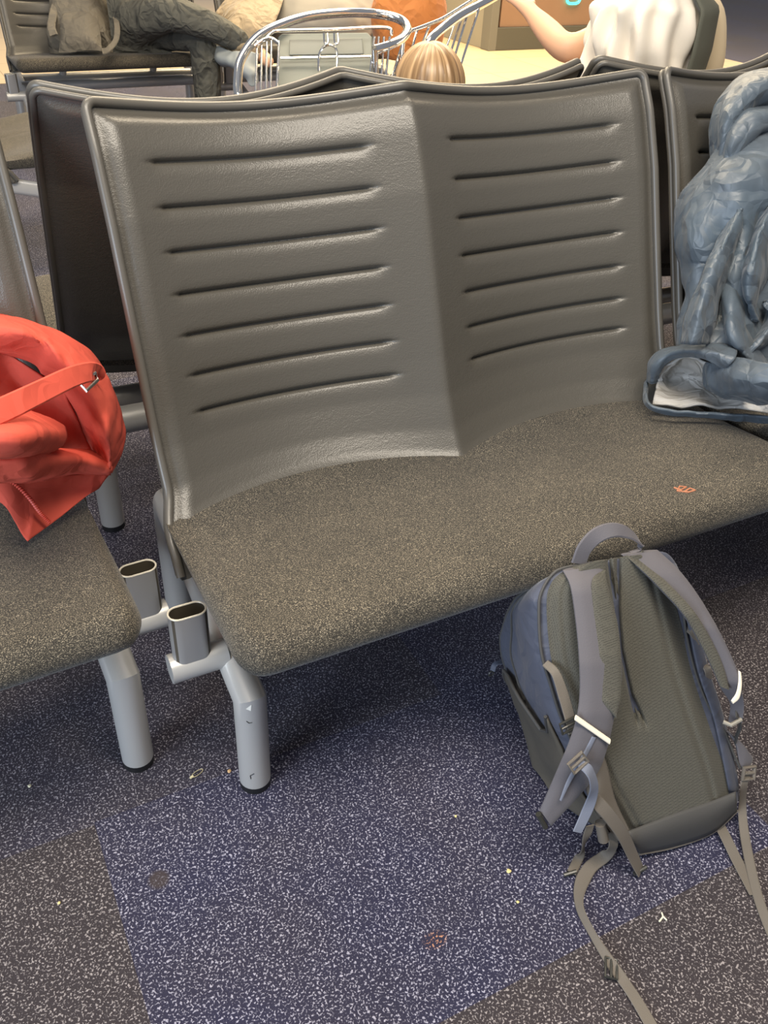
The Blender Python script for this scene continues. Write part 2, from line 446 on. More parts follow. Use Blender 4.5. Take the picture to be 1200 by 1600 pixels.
def stadium(cx, cy, z, a, b, n=10):
    """a = half length along x incl. ends, b = half width"""
    P = []
    for s, c0 in ((1, -math.pi/2), (-1, math.pi/2)):
        for k in range(n+1):
            t = c0+math.pi*k/n; P.append(Vector((cx+s*(a-b)+b*math.cos(t), cy+b*math.sin(t), z)))
    return P

def add_frames(root, rear_y, sides=(-1, 1)):
    for s in sides:
        X = s*.487
        mb = MB()
        mb.mitre_tube([(X, -.2215, .178), (X, -.2215, .208), (X, rear_y-.03, .305 if rear_y > .15 else .27), (X, rear_y-.006, .302 if rear_y > .15 else .268), (X, rear_y, .262 if rear_y > .15 else .238)], .0262)
        mb.build('side_frame', METAL, root)['side'] = s
        for yy, zt in ((-.2215, .178), (rear_y, .262 if rear_y > .15 else .238)):
            mb = MB(); mb.tube([(X, yy, .014), (X, yy, .020), (X, yy, zt)], .0262, 28)
            lg = mb.build('leg', METAL, root); lg['side'] = s
            mb = MB(); mb.tube([(X, yy, .0), (X, yy, .014)], .0258, 24); mb.build('rubber_foot', RUBBER, lg)
def build_double_seat(rear_y=.205):
    root = empty('double_seat')
    bk = back_mesh().build('backrest', LEATHER, root)
    back_border(-.001, .0075).build('piping', PIPING, bk)
    back_border(.014, .0060).build('edge_strip', PIPING, bk)
    seat_mesh().build('seat', FABRIC, root)
    mb = MB(); mb.tube([(-.49, .10, .272), (.49, .10, .272)], .03, 20); mb.tube([(-.49, -.02, .262), (.49, -.02, .262)], .027, 20); mb.build('beam', METAL, root)
    for x in (-.25, .25):
        mb = MB(); mb.tube([(x, .10, .285), (x, .075, .365)], .02, 14); mb.build('back_support', METAL, root)
    add_frames(root, rear_y)
    for s in (-1, 1):
        X = s*.487
        # armrest socket, an oval cup on a short stub
        cx = s*.551; cy = -.145
        mb = MB(); rows = []
        for z, k in ((.252, 1), (.347, 1), (.350, .985)): rows.append([Vector((cx+(p.x-cx)*k, cy+(p.y-cy)*k, z)) for p in stadium(cx, cy, z, .030, .0165)])
        for z in (.350, .347, .27): rows.append(stadium(cx, cy, z, .0275, .0140))
        b = mb.grid(rows, cu=True); n = 22; mb.cap([b+5*n+k for k in range(n)])
        so = mb.build('armrest_socket', SOCKET, root); so.data.materials.append(SOCKIN); so['side'] = s
        for f in so.data.polygons:
            if f.center.z < .3495 and all(abs(so.data.vertices[v].co.x-cx) <= .0276 and abs(so.data.vertices[v].co.y-cy) <= .01401 for v in f.vertices): f.material_index = 1
        # bright rim
        rim = MB(); rp = stadium(cx, cy, .350, .0287, .0152); rim.tube(rp+[rp[0]], .0016, 6, caps=False); rim.build('rim', RIMM, so)
        mb = MB(); mb.tube([(X+s*.01, cy, .242), (cx+s*.037, cy, .242)], .0235, 20); mb.build('socket_arm', METAL, root)['side'] = s
    return root
main = build_double_seat()
tag(main, 'empty double seat with ridged grey leather back and worn tweed cushion, nearest in the middle', 'seat', 'double waiting seats')
# decal and marks on the near left leg
tri = MB(); c = at_z(389, 1107, .185)
def leg_pt(u, v):   # point on the near left leg surface
    d = ray(u, v); A = Vector((-.487, -.2215)); o = Vector((CAM.x, CAM.y))-A; e = Vector((d.x, d.y)); a = e.dot(e); b_ = 2*o.dot(e); c_ = o.dot(o)-.0267**2
    t = (-b_-math.sqrt(max(b_*b_-4*a*c_, 0)))/(2*a); return CAM+d*t
tri.V = [leg_pt(384, 1108), leg_pt(393, 1101), leg_pt(392, 1111)]; tri.F = [(0, 1, 2)]
tri.build('sticker', mat('white_sticker', (.8, .78, .7), .5), main, smooth=False)
sc = MB(); sc.tube([leg_pt(392, 1217), leg_pt(391, 1212), leg_pt(397, 1209)], .0007, 6); sc.build('scuff_mark', RUBBER, main); sc = MB(); sc.tube([leg_pt(385, 1127), leg_pt(389, 1130), leg_pt(394, 1129)], .0006, 6); sc.build('scuff_mark', RUBBER, main)
def on_seat(u, v):
    z = .44
    for _ in range(6):
        p = at_z(u, v, z); ax = min(abs(p.x), .5); yb = back_pt(ax, .412).y+.012; k = min(max((yb-p.y)/(yb+.334), 0), 1)
        z = .412+.036*sstep(0, .9, k)-.010*math.sin(math.pi*min(ax/.52, 1))**2*math.sin(math.pi*k)+.0008
    return at_z(u, v, z)
st = MB()   # small orange smear on the seat cushion
st.tube([on_seat(u, v) for u, v in ((1053, 762), (1064, 766), (1072, 761), (1062, 760), (1058, 767), (1076, 769), (1086, 766), (1078, 763), (1070, 768))], .0017, 6)
st.build('stain', mat('orange_smear', (.42, .17, .09), .8), main)

def place(loc, rz, label): 
    c = copy_thing(main, loc, rz); c['label'] = label
    for ch in list(c.children):
        if ch.name.split('.')[0] in ('sticker', 'scuff_mark', 'stain'): bpy.data.objects.remove(ch)
    return c
def drop_socket(c, side):   # where two double seats stand close there is no armrest between them
    for ch in list(c.children):
        if ch.name.split('.')[0] in ('armrest_socket', 'socket_arm', 'leg', 'side_frame') and ch.get('side') == side:
            for g in list(ch.children): bpy.data.objects.remove(g)
            bpy.data.objects.remove(ch)
left = place((-1.148, .107, 0), .0381, 'double seat at the left edge with a coral red jacket lying on it')
right = place((1.095, .004, 0), 0, 'double seat at the right edge with a slate blue jacket slumped on it')
bl = place((-.046, .683, 0), math.pi-.0145, 'double seat turned away, dark back panel right behind the empty one')
br = place((1.045, .69, 0), math.pi-.01, 'double seat turned away at upper right, carrying the person in the pale ruffled top')
for ch in left.children:
    if ch.name.startswith('seat'): ch.scale.x = .955; ch.location.x = -.003
FLARE = -.012
for ch in list(left.children):
    if ch.name.split('.')[0] == 'backrest':
        for g_ in list(ch.children): bpy.data.objects.remove(g_)
        bpy.data.objects.remove(ch)
bk_ = back_mesh().build('backrest', LEATHER, left)
back_border(-.001, .0075).build('piping', PIPING, bk_); back_border(.014, .0060).build('edge_strip', PIPING, bk_)
MIDP = (-.917, 2.386, 0)
for c in (bl, br):
    for ch in list(c.children):
        if ch.name.split('.')[0] in ('leg', 'side_frame'):
            for g in list(ch.children): bpy.data.objects.remove(g)
            bpy.data.objects.remove(ch)
    add_frames(c, .10, (1,) if c is bl else (-1,))
mid = place((-.50, 2.52, 0), math.pi/2, 'seat turned sideways at the left edge, its tan cushion end above a silver rail'); mid.scale.x = .58
for ch in mid.children:
    if ch.name.split('.')[0] in ('side_frame', 'beam'): ch.location.z = .075
far = place((.375, 4.30, 0), 0, 'far double seat at upper left with a bag and a cross legged person on it')
far2 = place((1.545, 4.30, 0), 0, 'far double seat right of the cross legged person, heaped with coats')

drop_socket(main, 1); drop_socket(right, -1); drop_socket(bl, -1); drop_socket(br, 1); drop_socket(mid, 1); [bpy.data.objects.remove(g) for g in [h for c in mid.children if c.name.split('.')[0] in ('leg',) for h in c.children]]
for c in list(mid.children):
    if c.name.split('.')[0] == 'leg': bpy.data.objects.remove(c)
for c in list(mid.children):
    if c.name.split('.')[0] in ('armrest_socket', 'socket_arm'):
        for h in list(c.children): bpy.data.objects.remove(h)
        bpy.data.objects.remove(c)

# ------------------------------------------------------------------ backpack leaning on the seat front
B0 = Vector((.11, -.625, .03)); T0 = Vector((.04, -.40, .455))
BH = (T0-B0).normalized(); BW = Vector((1, -.12, 0)); BW = (BW-BH*BW.dot(BH)).normalized(); BN = BW.cross(BH).normalized()
def bp(u, v, off=0.): return at_plane(u, v, B0+BN*off, BN)
SLATE = mat('slate_nylon', (.070, .078, .108), .62, bump=(260, .25, .002), sheen=.12, var=(9, (.052, .060, .088), .2))
STRAPF = mat('strap_fabric', (.098, .092, .102), .75, bump=(500, .3, .001), sheen=.12)
def mesh_pad_mat():
    m = mat('spacer_mesh', (.08, .076, .06), .85, sheen=.08); nt = m.node_tree; N = nt.nodes; L = nt.links; b = N['Principled BSDF']
    tc = N.new('ShaderNodeTexCoord'); v = N.new('ShaderNodeTexVoronoi'); v.inputs['Scale'].default_value = 430; v.inputs['Randomness'].default_value = .25
    L.new(tc.outputs['Object'], v.inputs['Vector'])
    r = N.new('ShaderNodeMapRange'); r.inputs[1].default_value = .25; r.inputs[2].default_value = .45; L.new(v.outputs['Distance'], r.inputs[0])
    mx = N.new('ShaderNodeMix'); mx.data_type = 'RGBA'; L.new(r.outputs[0], mx.inputs[0]); mx.inputs[6].default_value = (.036, .034, .027, 1); mx.inputs[7].default_value = (.080, .076, .060, 1)
    L.new(mx.outputs[2], b.inputs['Base Color'])
    bp_ = N.new('ShaderNodeBump'); bp_.inputs['Strength'].default_value = .6; bp_.inputs['Distance'].default_value = .001; L.new(v.outputs['Distance'], bp_.inputs['Height']); L.new(bp_.outputs[0], b.inputs['Normal'])
    return m
MESHPAD = mesh_pad_mat()
WEB = mat('webbing', (.125, .108, .088), .7, bump=(700, .4, .001))
WEBB = mat('webbing_blue', (.155, .170, .215), .7, bump=(700, .4, .001))
POCKET = mat('stretch_pocket', (.075, .065, .050), .8, bump=(300, .3, .001))
BUCK = mat('buckle_plastic', (.035, .035, .03), .3)
REFL = mat('reflective_tape', (.85, .76, .60), .4)
HEM = mat('hem_fabric', (.055, .053, .05), .7, bump=(420, .3, .001))
pack = empty('backpack', (.10, -.52, 0)); tag(pack, 'slate blue backpack standing on the carpet, leaning against the front of the empty seat', 'backpack')
def pk(mb, name, m, parent=None, **k):
    o = mb.build(name, m, None, **k)
    p = parent or pack; o.parent = p
    if p is pack: o.matrix_parent_inverse = Matrix.Translation(-Vector(pack.location))
    return o
pack.location = (0, 0, 0)
TT = [1, .93, .82, .7, .5, .3, .15, .04, 0]
PLp = [(920, 878), (882, 889), (852, 912), (843, 950), (850, 1035), (878, 1120), (925, 1225), (972, 1300), (992, 1326)]
PRp = [(1018, 862), (1042, 868), (1062, 910), (1080, 965), (1104, 1050), (1130, 1130), (1150, 1198), (1153, 1250), (1135, 1286)]
LBp = [at_y(900, 884, -.385), at_y(868, 897, -.345), at_y(828, 917, -.315), at_y(798, 955, -.29), at_y(796, 1035, -.29), at_y(816, 1100, -.33), at_y(840, 1185, -.392), at_z(862, 1232, .012), at_z(880, 1245, .012)]
rings = []
for k in range(len(TT)):
    PL = bp(*PLp[k]); PR = bp(*PRp[k]); LB = LBp[k]; dv = LB-PL
    RB = PR+dv*.95; RB.z = max(RB.z, .012)
    bl_ = .022*math.sin(math.pi*min(max(TT[k], .12), .9))
    r = [PL, PL.lerp(PR, .25)+BN*.006, PL.lerp(PR, .5)+BN*.010, PL.lerp(PR, .75)+BN*.006, PR,
         PR.lerp(RB, .3)+BW*bl_*1.1, PR.lerp(RB, .7)+BW*bl_*.8, RB, RB.lerp(LB, .33)+dv.normalized()*bl_, RB.lerp(LB, .66)+dv.normalized()*bl_, LB,
         LB.lerp(PL, .3)-BW*bl_*.6, LB.lerp(PL, .7)-BW*bl_*.7]
    for p in r: p.z = max(p.z, .006)
    rings.append(r)
cols = [crom([r[j] for r in rings], 8) for j in range(13)]
g = []
for i in range(len(cols[0])):
    r = [cols[j][i] for j in range(13)]; rr = []
    for j in range(13):
        a, b_, c_, d_ = r[j-1], r[j], r[(j+1) % 13], r[(j+2) % 13]
        for q in range(5):
            t = q/5
            if j in (0, 4): pass
            rr.append(.5*((2*b_)+(c_-a)*t+(2*a-5*b_+4*c_-d_)*t*t+(3*b_-a-3*c_+d_)*t**3))
    g.append(rr)
cen = [sum(r, Vector())/len(r) for r in g]
for i, r in enumerate(g):
    for j, p in enumerate(r):
        n_ = (p-cen[i]).normalized(); q_ = Vector((p.x*20+p.z*6, p.y*20+p.z*4, p.z*9)); d_ = noise.voronoi(q_*.8)[0]; f = noise.noise(p*15)*.008+(.5-min(d_[1]-d_[0], .8)*1.2)*.007
        k = 0 if j <= 20 else 1
        p += n_*(f-.002)*k; p.z = max(p.z, .004)
mb = MB(); b = mb.grid(g, cu=True); n = len(g[0])
for base, idx in ((b, 0), (b+(len(g)-1)*n, -1)):
    c = sum(g[idx], Vector())/n; mb.V.append(c); ci = len(mb.V)-1
    for k in range(n): mb.F.append((base+k, base+(k+1) % n, ci))
body = pk(mb, 'body', SLATE)
def edge(pts, t):
    x = t*(len(pts)-1); i = int(min(x, len(pts)-2)); f = x-i; return (pts[i][0]*(1-f)+pts[i+1][0]*f, pts[i][1]*(1-f)+pts[i+1][1]*f)
def pcrom(pts, n=10): 
    q = crom([Vector((p[0], p[1], 0)) for p in pts], n); return [(p.x, p.y) for p in q]
Lc = pcrom(PLp); Rc = pcrom(PRp)
# ventilated back panel with moulded channels
rows = []; NR = 160; NC = 150
for i in range(NR+1):
    t = .01+.885*i/NR; l = edge(Lc, t); r = edge(Rc, t); row = []
    for j in range(NC+1):
        s_ = j/NC; k = .05+.87*s_; u = l[0]+(r[0]-l[0])*k; v = l[1]+(r[1]-l[1])*k
        ed = min(s_, 1-s_)*.25; pad = .016*sstep(0, .035, ed)*sstep(0, .05, min(t, .9-t)+.01)
        ch = 0
        for U_ in ((951, 962, 970, 985, 996), (966, 965, 970, 985, 1009)):
            du = u-interp(v, (879, 950, 1015, 1085, 1134), U_)
            if v < 1150: ch = max(ch, (.012*math.exp(-(du/3.2)**2)+.004*math.exp(-(du/12)**2))*(1-sstep(1105, 1145, v)))
        mar = .005*math.exp(-((s_-.86)/.03)**2)+.004*math.exp(-((s_-.12)/.03)**2)
        row.append(bp(u, v, .006+pad-ch-mar))
    rows.append(row)
mb = MB(); mb.grid(rows); bpn = pk(mb, 'back_panel', MESHPAD); md = bpn.modifiers.new('s', 'SOLIDIFY'); md.thickness = .006; md.offset = -1
# side borders of the panel and the padded hem at the foot
def strip(a_pts, b_pts, o0, o1, bulge, n=40, m_=8):
    A = pcrom(a_pts, 12); B_ = pcrom(b_pts, 12); rows = []
    for i in range(n+1):
        t = i/n; a = edge(A, t); b_ = edge(B_, t); row = []
        for j in range(m_+1):
            s_ = j/m_; row.append(bp(a[0]+(b_[0]-a[0])*s_, a[1]+(b_[1]-a[1])*s_, o0+(o1-o0)*s_+bulge*math.sin(math.pi*s_)))
        rows.append(row)
    mb = MB(); mb.grid(rows); return mb
hem = pk(strip([(980, 1299), (1053, 1271), (1110, 1252), (1150, 1236)], [(999, 1334), (1053, 1323), (1112, 1303), (1152, 1268)], .022, .006, .012), 'hem', HEM)
md = hem.modifiers.new('s', 'SOLIDIFY'); md.thickness = .004
mb = MB(); mb.tube([bp(u, v, .002) for u, v in pcrom([(999, 1334), (1053, 1323), (1112, 1301), (1152, 1266)], 8)], .0028, 8); pk(mb, 'piping', WEB, hem)
sb = pk(strip([(1046, 880), (1072, 960), (1092, 1050), (1118, 1130), (1140, 1236)], [(1056, 880), (1086, 960), (1108, 1045), (1134, 1130), (1154, 1236)], .012, .000, .004), 'side_border', SLATE)
md = sb.modifiers.new('s', 'SOLIDIFY'); md.thickness = .003
mb = MB(); mb.tube([bp(u, v, .003) for u, v in pcrom([(905, 882), (868, 893), (846, 925), (842, 960), (846, 1020), (860, 1070), (878, 1125), (905, 1180)], 8)], .0022, 8); pk(mb, 'piping', HEM, body)
mb = MB(); mb.tube([bp(u, v, .006) for u, v in pcrom([(1050, 900), (1066, 945), (1072, 990), (1086, 1050), (1105, 1100), (1130, 1140), (1156, 1200)], 8)], .0022, 8); pk(mb, 'piping', HEM, body)

def strap(Lp, Rp, offs, thick, n=60, edge_t=.35):
    """padded band between two pixel edges at given stand-off from the back panel"""
    L_ = pcrom(Lp, 10); R_ = pcrom(Rp, 10); rows = []
    for i in range(n+1):
        t = i/n; a = edge(L_, t); b_ = edge(R_, t); o = interp(t, [x[0] for x in offs], [x[1] for x in offs])
        tw = interp(t, [x[0] for x in offs], [x[2] if len(x) > 2 else 0 for x in offs])
        A = bp(*a, o-tw); B_ = bp(*b_, o+tw); row = []
        for k in range(9):
            s_ = k/8; h = thick*(1-abs(2*s_-1)**4)*.5+thick*.10; row.append(A.lerp(B_, s_)+BN*h)
        for k in range(8, -1, -1):
            s_ = k/8; h = thick*(1-abs(2*s_-1)**4)*.5+thick*.10; row.append(A.lerp(B_, s_)-BN*h)
        rows.append(row)
    mb = MB(); b = mb.grid(rows, cu=True); m_ = 18; mb.cap([b+k for k in range(m_)]); mb.cap([b+n*m_+k for k in range(m_)]); return mb
c6 = lambda P: [(760+u/2.667, 800+v/2.667) for u, v in P]
LL = c6([(318, 243), (350, 310), (372, 450), (386, 600), (390, 750), (376, 860), (345, 960), (290, 1090), (222, 1245)])
LR = c6([(478, 215), (500, 290), (540, 450), (560, 600), (560, 720), (530, 860), (500, 990), (445, 1110), (268, 1308)])
loffs = [(0, .012), (.15, .035), (.4, .060), (.6, .066), (.8, .058), (1, .030)]
ls = pk(strap(LL, LR, loffs, .012), 'shoulder_strap', STRAPF)
lin_l = c6([(490, 240), (440, 290), (450, 450), (466, 600), (470, 740), (490, 800), (535, 855)])
lin_r = c6([(492, 243), (506, 310), (545, 460), (560, 600), (561, 720), (556, 790), (538, 850)])
pk(strap(lin_l, lin_r, [(0, .022), (.18, .040), (.5, .063), (.8, .0715), (1, .072)], .006), 'mesh_lining', MESHPAD, ls)
pk(strap(c6([(374, 845), (516, 945)]), c6([(368, 868), (512, 968)]), [(0, .073), (1, .073)], .003), 'reflective_band', REFL, ls)
pk(strap(c6([(440, 935), (400, 1010), (340, 1110), (305, 1200)]), c6([(458, 940), (420, 1015), (358, 1115), (312, 1206)]), [(0, .071), (.6, .062), (1, .052)], .002), 'webbing', WEBB, ls)
RL = c6([(560, 176), (640, 240), (730, 330), (820, 430), (890, 550), (940, 650), (975, 730), (1018, 800), (1012, 878)])
RR = c6([(712, 158), (800, 240), (880, 345), (955, 470), (1010, 580), (1045, 665), (1062, 740), (1070, 800), (1062, 872)])
roffs = [(0, .010), (.15, .03, .002), (.4, .055, .006), (.7, .06, .012), (1, .035, .01)]
rs = pk(strap(RL, RR, roffs, .012), 'shoulder_strap', STRAPF)
pk(strap(c6([(575, 180), (650, 245), (735, 330), (824, 430), (893, 550), (942, 650), (975, 728)]), c6([(640, 196), (720, 262), (790, 330), (870, 420), (940, 540), (985, 640), (1012, 740)]), [(0, .018), (.2, .037), (.5, .062), (1, .064)], .005), 'mesh_lining', MESHPAD, rs)
pk(strap(c6([(1050, 660), (1050, 710), (1040, 755), (1020, 785)]), c6([(1060, 668), (1064, 720), (1054, 775), (1028, 800)]), [(0, .085), (.5, .085), (1, .078)], .003), 'reflective_band', REFL, rs)
# top handle
mb = MB(); hp = [bp(u, v, o) for u, v, o in ((904, 880, .004), (914, 856, .012), (934, 836, .018), (960, 828, .020), (984, 834, .016), (999, 848, .010), (1000, 858, .006), (984, 864, .004))]
ribbon(mb, hp, [.026, .026, .024, .022, .018, .012, .010, .010], .004, [BN, BN, (BN+BH*.3), (BN+BH*.4), (BN*.6+BH), BH, BH], sub=10); pk(mb, 'top_handle', STRAPF)
# stretch side pocket on the visible flank
def flank(t, k):      # t along height index (0 top..1 foot), k 0 at panel seam .. 1 at rear
    i = t*(len(g)-1); a = g[int(i)]; n_ = len(a); j = n_-1-k*14; j0 = int(j); f = j-j0
    p = a[j0].lerp(a[(j0+1) % n_], f); c = cen[int(i)]; return p, (p-c).normalized()
rows = []
for i in range(25):
    t = .60+.36*i/24; row = []
    for j in range(15):
        k = .12+.86*j/14; tt = t+(.05*math.sin(j*.5)-.10*(k-.5))*(1-i/24); p, nn = flank(min(tt, .99), k)
        q = p+nn*(.007+.006*math.sin(math.pi*j/14)*(1-i/24)); q.z = max(q.z, .012); row.append(q)
    rows.append(row)
mb = MB(); mb.grid(rows); sp = pk(mb, 'side_pocket', POCKET); md = sp.modifiers.new('s', 'SOLIDIFY'); md.thickness = .003
mb = MB(); mb.tube(rows[0], .0028, 8); pk(mb, 'pocket_rim', HEM, sp)
mb = MB(); p, nn = flank(.57, .95); ribbon(mb, [p, p+nn*.006, p+Vector((.012, 0, -.006))+nn*.006], .008, .002, nn); pk(mb, 'reflective_tab', REFL)
# front seam piping over the flank
for kk in (.55, .86):
    mb = MB(); pts = []
    for i in range(40):
        p, nn = flank(.10+.5*i/39, kk+.05*math.sin(i*.08)); pts.append(p+nn*.001)
    mb.tube(pts, .0022, 6); pk(mb, 'zip_seam', HEM, body)
def buckle(name, c, rx, ry, th, ax, ay, m=BUCK):
    """open rectangular slider: frame with a centre bar"""
    ax = Vector(ax).normalized(); ay = Vector(ay); ay = (ay-ax*ay.dot(ax)).normalized(); c = Vector(c)
    mb = MB(); P = [c+ax*a*rx+ay*b_*ry for a, b_ in ((-1, -1), (1, -1), (1, 1), (-1, 1), (-1, -1))]
    mb.tube([P[0].lerp(P[1], .5)]+P[1:4]+[P[0], P[0].lerp(P[1], .5)], th, 8, caps=False)
    mb.tube([c-ax*rx, c+ax*rx], th*.9, 8)
    return pk(mb, name, m)
def web(pts, width, facing, m, name='webbing_strap', thick=.0022, parent=None):
    mb = MB(); ribbon(mb, pts, width, thick, facing); return pk(mb, name, m, parent)
Z = Vector((0, 0, 1))
web([bp(852, 1036, .006), bp(868, 1052, .022), bp(880, 1085, .030), bp(890, 1120, .036), bp(896, 1145, .040)], [.012, .014, .017, .017, .017], BN, WEB)
buckle('buckle', bp(888, 1134, .042), .012, .008, .0022, BW, BH)
web([bp(906, 1192, .074), bp(921, 1205, .080), bp(928, 1228, .074), bp(924, 1250, .060), bp(914, 1275, .050), bp(902, 1300, .045)], [.012, .017, .017, .017, .016, .016], [BN, BN+BW*.5, BN, BN-BW*.4, BN], WEBB)
buckle('ladder_buckle', bp(903, 1192, .077), .013, .009, .0026, BW+BH*.3, BH, WEB)
web([bp(928, 1248, .050), bp(950, 1272, .052), bp(972, 1302, .045), bp(988, 1335, .030), at_z(1001, 1362, .012)], .021, [BN, BN, BN+Z*.4, Z+BN*.4], WEB)
mb = MB(); p0 = at_z(1000, 1360, .014); mb.tube([p0-BW*.012, p0+BW*.012], .0035, 8); pk(mb, 'strap_end', BUCK)
web([bp(922, 1290, .035), bp(915, 1312, .02), at_z(907, 1335, .014), at_z(893, 1364, .006)], .015, [BN, BN+Z, Z], WEB)
mb = MB(); p0 = at_z(892, 1366, .008); mb.tube([p0-BW*.010+Vector((0, .004, 0)), p0+BW*.010], .0032, 8); pk(mb, 'strap_end', BUCK)
web([bp(955, 1300, .004), bp(958, 1322, .004), at_z(945, 1338, .016), at_z(922, 1356, .010), at_z(907, 1385, .008), at_z(906, 1418, .007), at_z(925, 1458, .006), at_z(950, 1498, .007), at_z(974, 1532, .006), at_z(996, 1565, .005), at_z(1022, 1610, .004), at_z(1050, 1660, .004)],
    [.016, .018, .019, .022, .014, .012, .016, .017, .018, .018], [BN, Z+BN, Z+Vector((-.6, -.6, 0)), Z+Vector((-.6, -.2, 0)), Z+Vector((-1.2, .2, 0)), Z+Vector((-.6, .2, 0)), Z, Z, Z], WEB, 'long_strap')
buckle('slider', at_z(955, 1513, .008), .014, .008, .0022, at_z(970, 1530, 0)-at_z(970, 1500, 0), Vector((1, .2, 0)))
web([bp(1168, 1206, .010), bp(1163, 1225, .012), at_z(1160, 1262, .03), at_z(1163, 1300, .014), at_z(1172, 1350, .010), at_z(1184, 1400, .008), at_z(1200, 1445, .006), at_z(1225, 1500, .005)], .015, [BN, BN, Z+Vector((-.8, -.4, 0)), Z+Vector((-.8, 0, 0)), Z+Vector((-.6, 0, 0))], WEB, 'long_strap')
web([bp(1122, 1285, -.01), at_z(1135, 1310, .012), at_z(1152, 1345, .005), at_z(1180, 1398, .004)], .019, Z, WEB)
mb = MB(); mb.V = []; rows = [[bp(1135, 1140, .004), bp(1150, 1160, .008), bp(1156, 1200, .006)], [bp(1148, 1150, .002), bp(1165, 1170, .008), bp(1162, 1200, .008)], [bp(1172, 1178, .0), bp(1177, 1186, .004), bp(1170, 1202, .006)]]
mb.grid(loft(rows, 12, 5)); fl = pk(mb, 'hip_flap', STRAPF); md = fl.modifiers.new('s', 'SOLIDIFY'); md.thickness = .004
buckle('buckle', bp(1170, 1208, .014), .011, .010, .0032, BW-BH*.4, BH, WEB)
rows = [[bp(938, 1165, .020), bp(950, 1200, .026), bp(962, 1250, .024), bp(985, 1300, .020)], [bp(922, 1190, .026), bp(935, 1225, .034), bp(950, 1270, .030), bp(975, 1308, .018)], [bp(915, 1235, .020), bp(926, 1260, .026), bp(946, 1290, .022), bp(968, 1316, .010)]]
mb = MB(); mb.grid(loft(rows, 24, 8)); fl = pk(mb, 'hip_flap', WEB); md = fl.modifiers.new('s', 'SOLIDIFY'); md.thickness = .004
mb = MB(); mb.tube([bp(938, 1286, .034), bp(943, 1312, .026)], .0085, 12); pk(mb, 'buckle', WEB)
mb = MB(); mb.tube([bp(841, 1272, .034), bp(852, 1292, .028)], .0045, 10); pk(mb, 'ladder_buckle', BUCK)
mb = MB(); p, nn = flank(.50, 1.0); ribbon(mb, [p, p+nn*.012+Vector((-.012, 0, .002)), p+Vector((-.022, 0, -.012))+nn*.008], .010, .002, Z); pl = pk(mb, 'pull_tab', SLATE)
mb = MB(); c = p+Vector((-.024, 0, -.018))+nn*.008; mb.tube([c+Vector((.005*math.cos(a), 0, .005*math.sin(a))) for a in [i*.7 for i in range(10)]], .0014, 6); pk(mb, 'hook', BUCK, pl)
mb = MB(); ribbon(mb, [bp(1070, 978, .000), bp(1082, 985, .012), bp(1094, 1005, .008)], .016, .002, BN); pk(mb, 'side_loop', WEB)
mb = MB(); ribbon(mb, [bp(1098, 1036, .000), bp(1106, 1046, .012), bp(1108, 1062, .004)], .014, .002, BN); pk(mb, 'side_loop', WEB)
web([bp(1150, 1115, .045), bp(1158, 1128, .04), bp(1154, 1142, .025), bp(1148, 1158, .006)], .014, BN+BW, HEM)
mb = MB(); mb.tube([bp(1130, 1128, .04), bp(1142, 1133, .048), bp(1158, 1124, .048)], .0035, 8); pk(mb, 'ladder_buckle', mat('grey_buckle', (.25, .23, .19), .3))

# ------------------------------------------------------------------ coral jacket on the left seat
CORAL = mat('coral_cotton', (.55, .083, .052), .85, bump=(240, .15, .001), spec=.25)
cj = empty('jacket'); tag(cj, 'coral red jacket lying crumpled on the left seat, strap and zip showing', 'jacket')
def zr(rows): return [[at_z(*p) for p in r] for r in rows]
ring_ = [[(-50, 486, .66), (-50, 484, .73), (-50, 505, .75), (-50, 530, .73), (-50, 540, .69)],
         [(36, 500, .64), (40, 496, .715), (46, 518, .742), (50, 552, .70), (44, 566, .66)],
         [(96, 524, .62), (102, 519, .69), (88, 548, .718), (70, 580, .66), (62, 590, .62)],
         [(146, 566, .57), (152, 560, .645), (126, 588, .682), (98, 608, .62), (90, 614, .57)],
         [(175, 620, .53), (181, 612, .60), (154, 630, .637), (122, 640, .585), (114, 646, .54)],
         [(187, 664, .49), (193, 662, .55), (166, 672, .60), (136, 678, .535), (128, 680, .49)],
         [(186, 703, .455), (191, 705, .505), (172, 706, .555), (148, 708, .495), (140, 710, .46)],
         [(170, 736, .45), (176, 740, .475), (168, 733, .51), (156, 724, .475), (150, 722, .455)]]
a = cloth('body', zr(ring_), CORAL, cj, nu=40, sub=12, wr=.006, sc=13, seed=1)
def cl(name, rows, m, par, **k): return cloth(name, zr(rows), m, par, **k)
cl('lining', [[(-60, 532, .70), (0, 545, .66), (50, 572, .64), (104, 606, .60)], [(-60, 600, .63), (20, 600, .60), (70, 618, .58), (122, 650, .54)],
              [(-60, 680, .58), (30, 670, .56), (80, 675, .53), (134, 690, .49)], [(-60, 720, .56), (40, 708, .54), (90, 706, .49), (146, 716, .465)]], CORAL, cj, nu=40, sub=12, wr=.008, sc=9, seed=2)
cl('sleeve', [[(-60, 640, .63), (20, 640, .63), (60, 652, .62), (92, 668, .60)], [(-60, 655, .68), (20, 655, .685), (60, 664, .665), (96, 674, .61)], [(-60, 682, .70), (20, 682, .70), (62, 682, .67), (97, 682, .61)],
              [(-60, 702, .66), (10, 706, .66), (60, 700, .63), (92, 690, .60)], [(-60, 706, .61), (10, 712, .60), (55, 706, .58), (86, 696, .57)]], CORAL, cj, nu=40, sub=10, wr=.007, sc=12, seed=3)
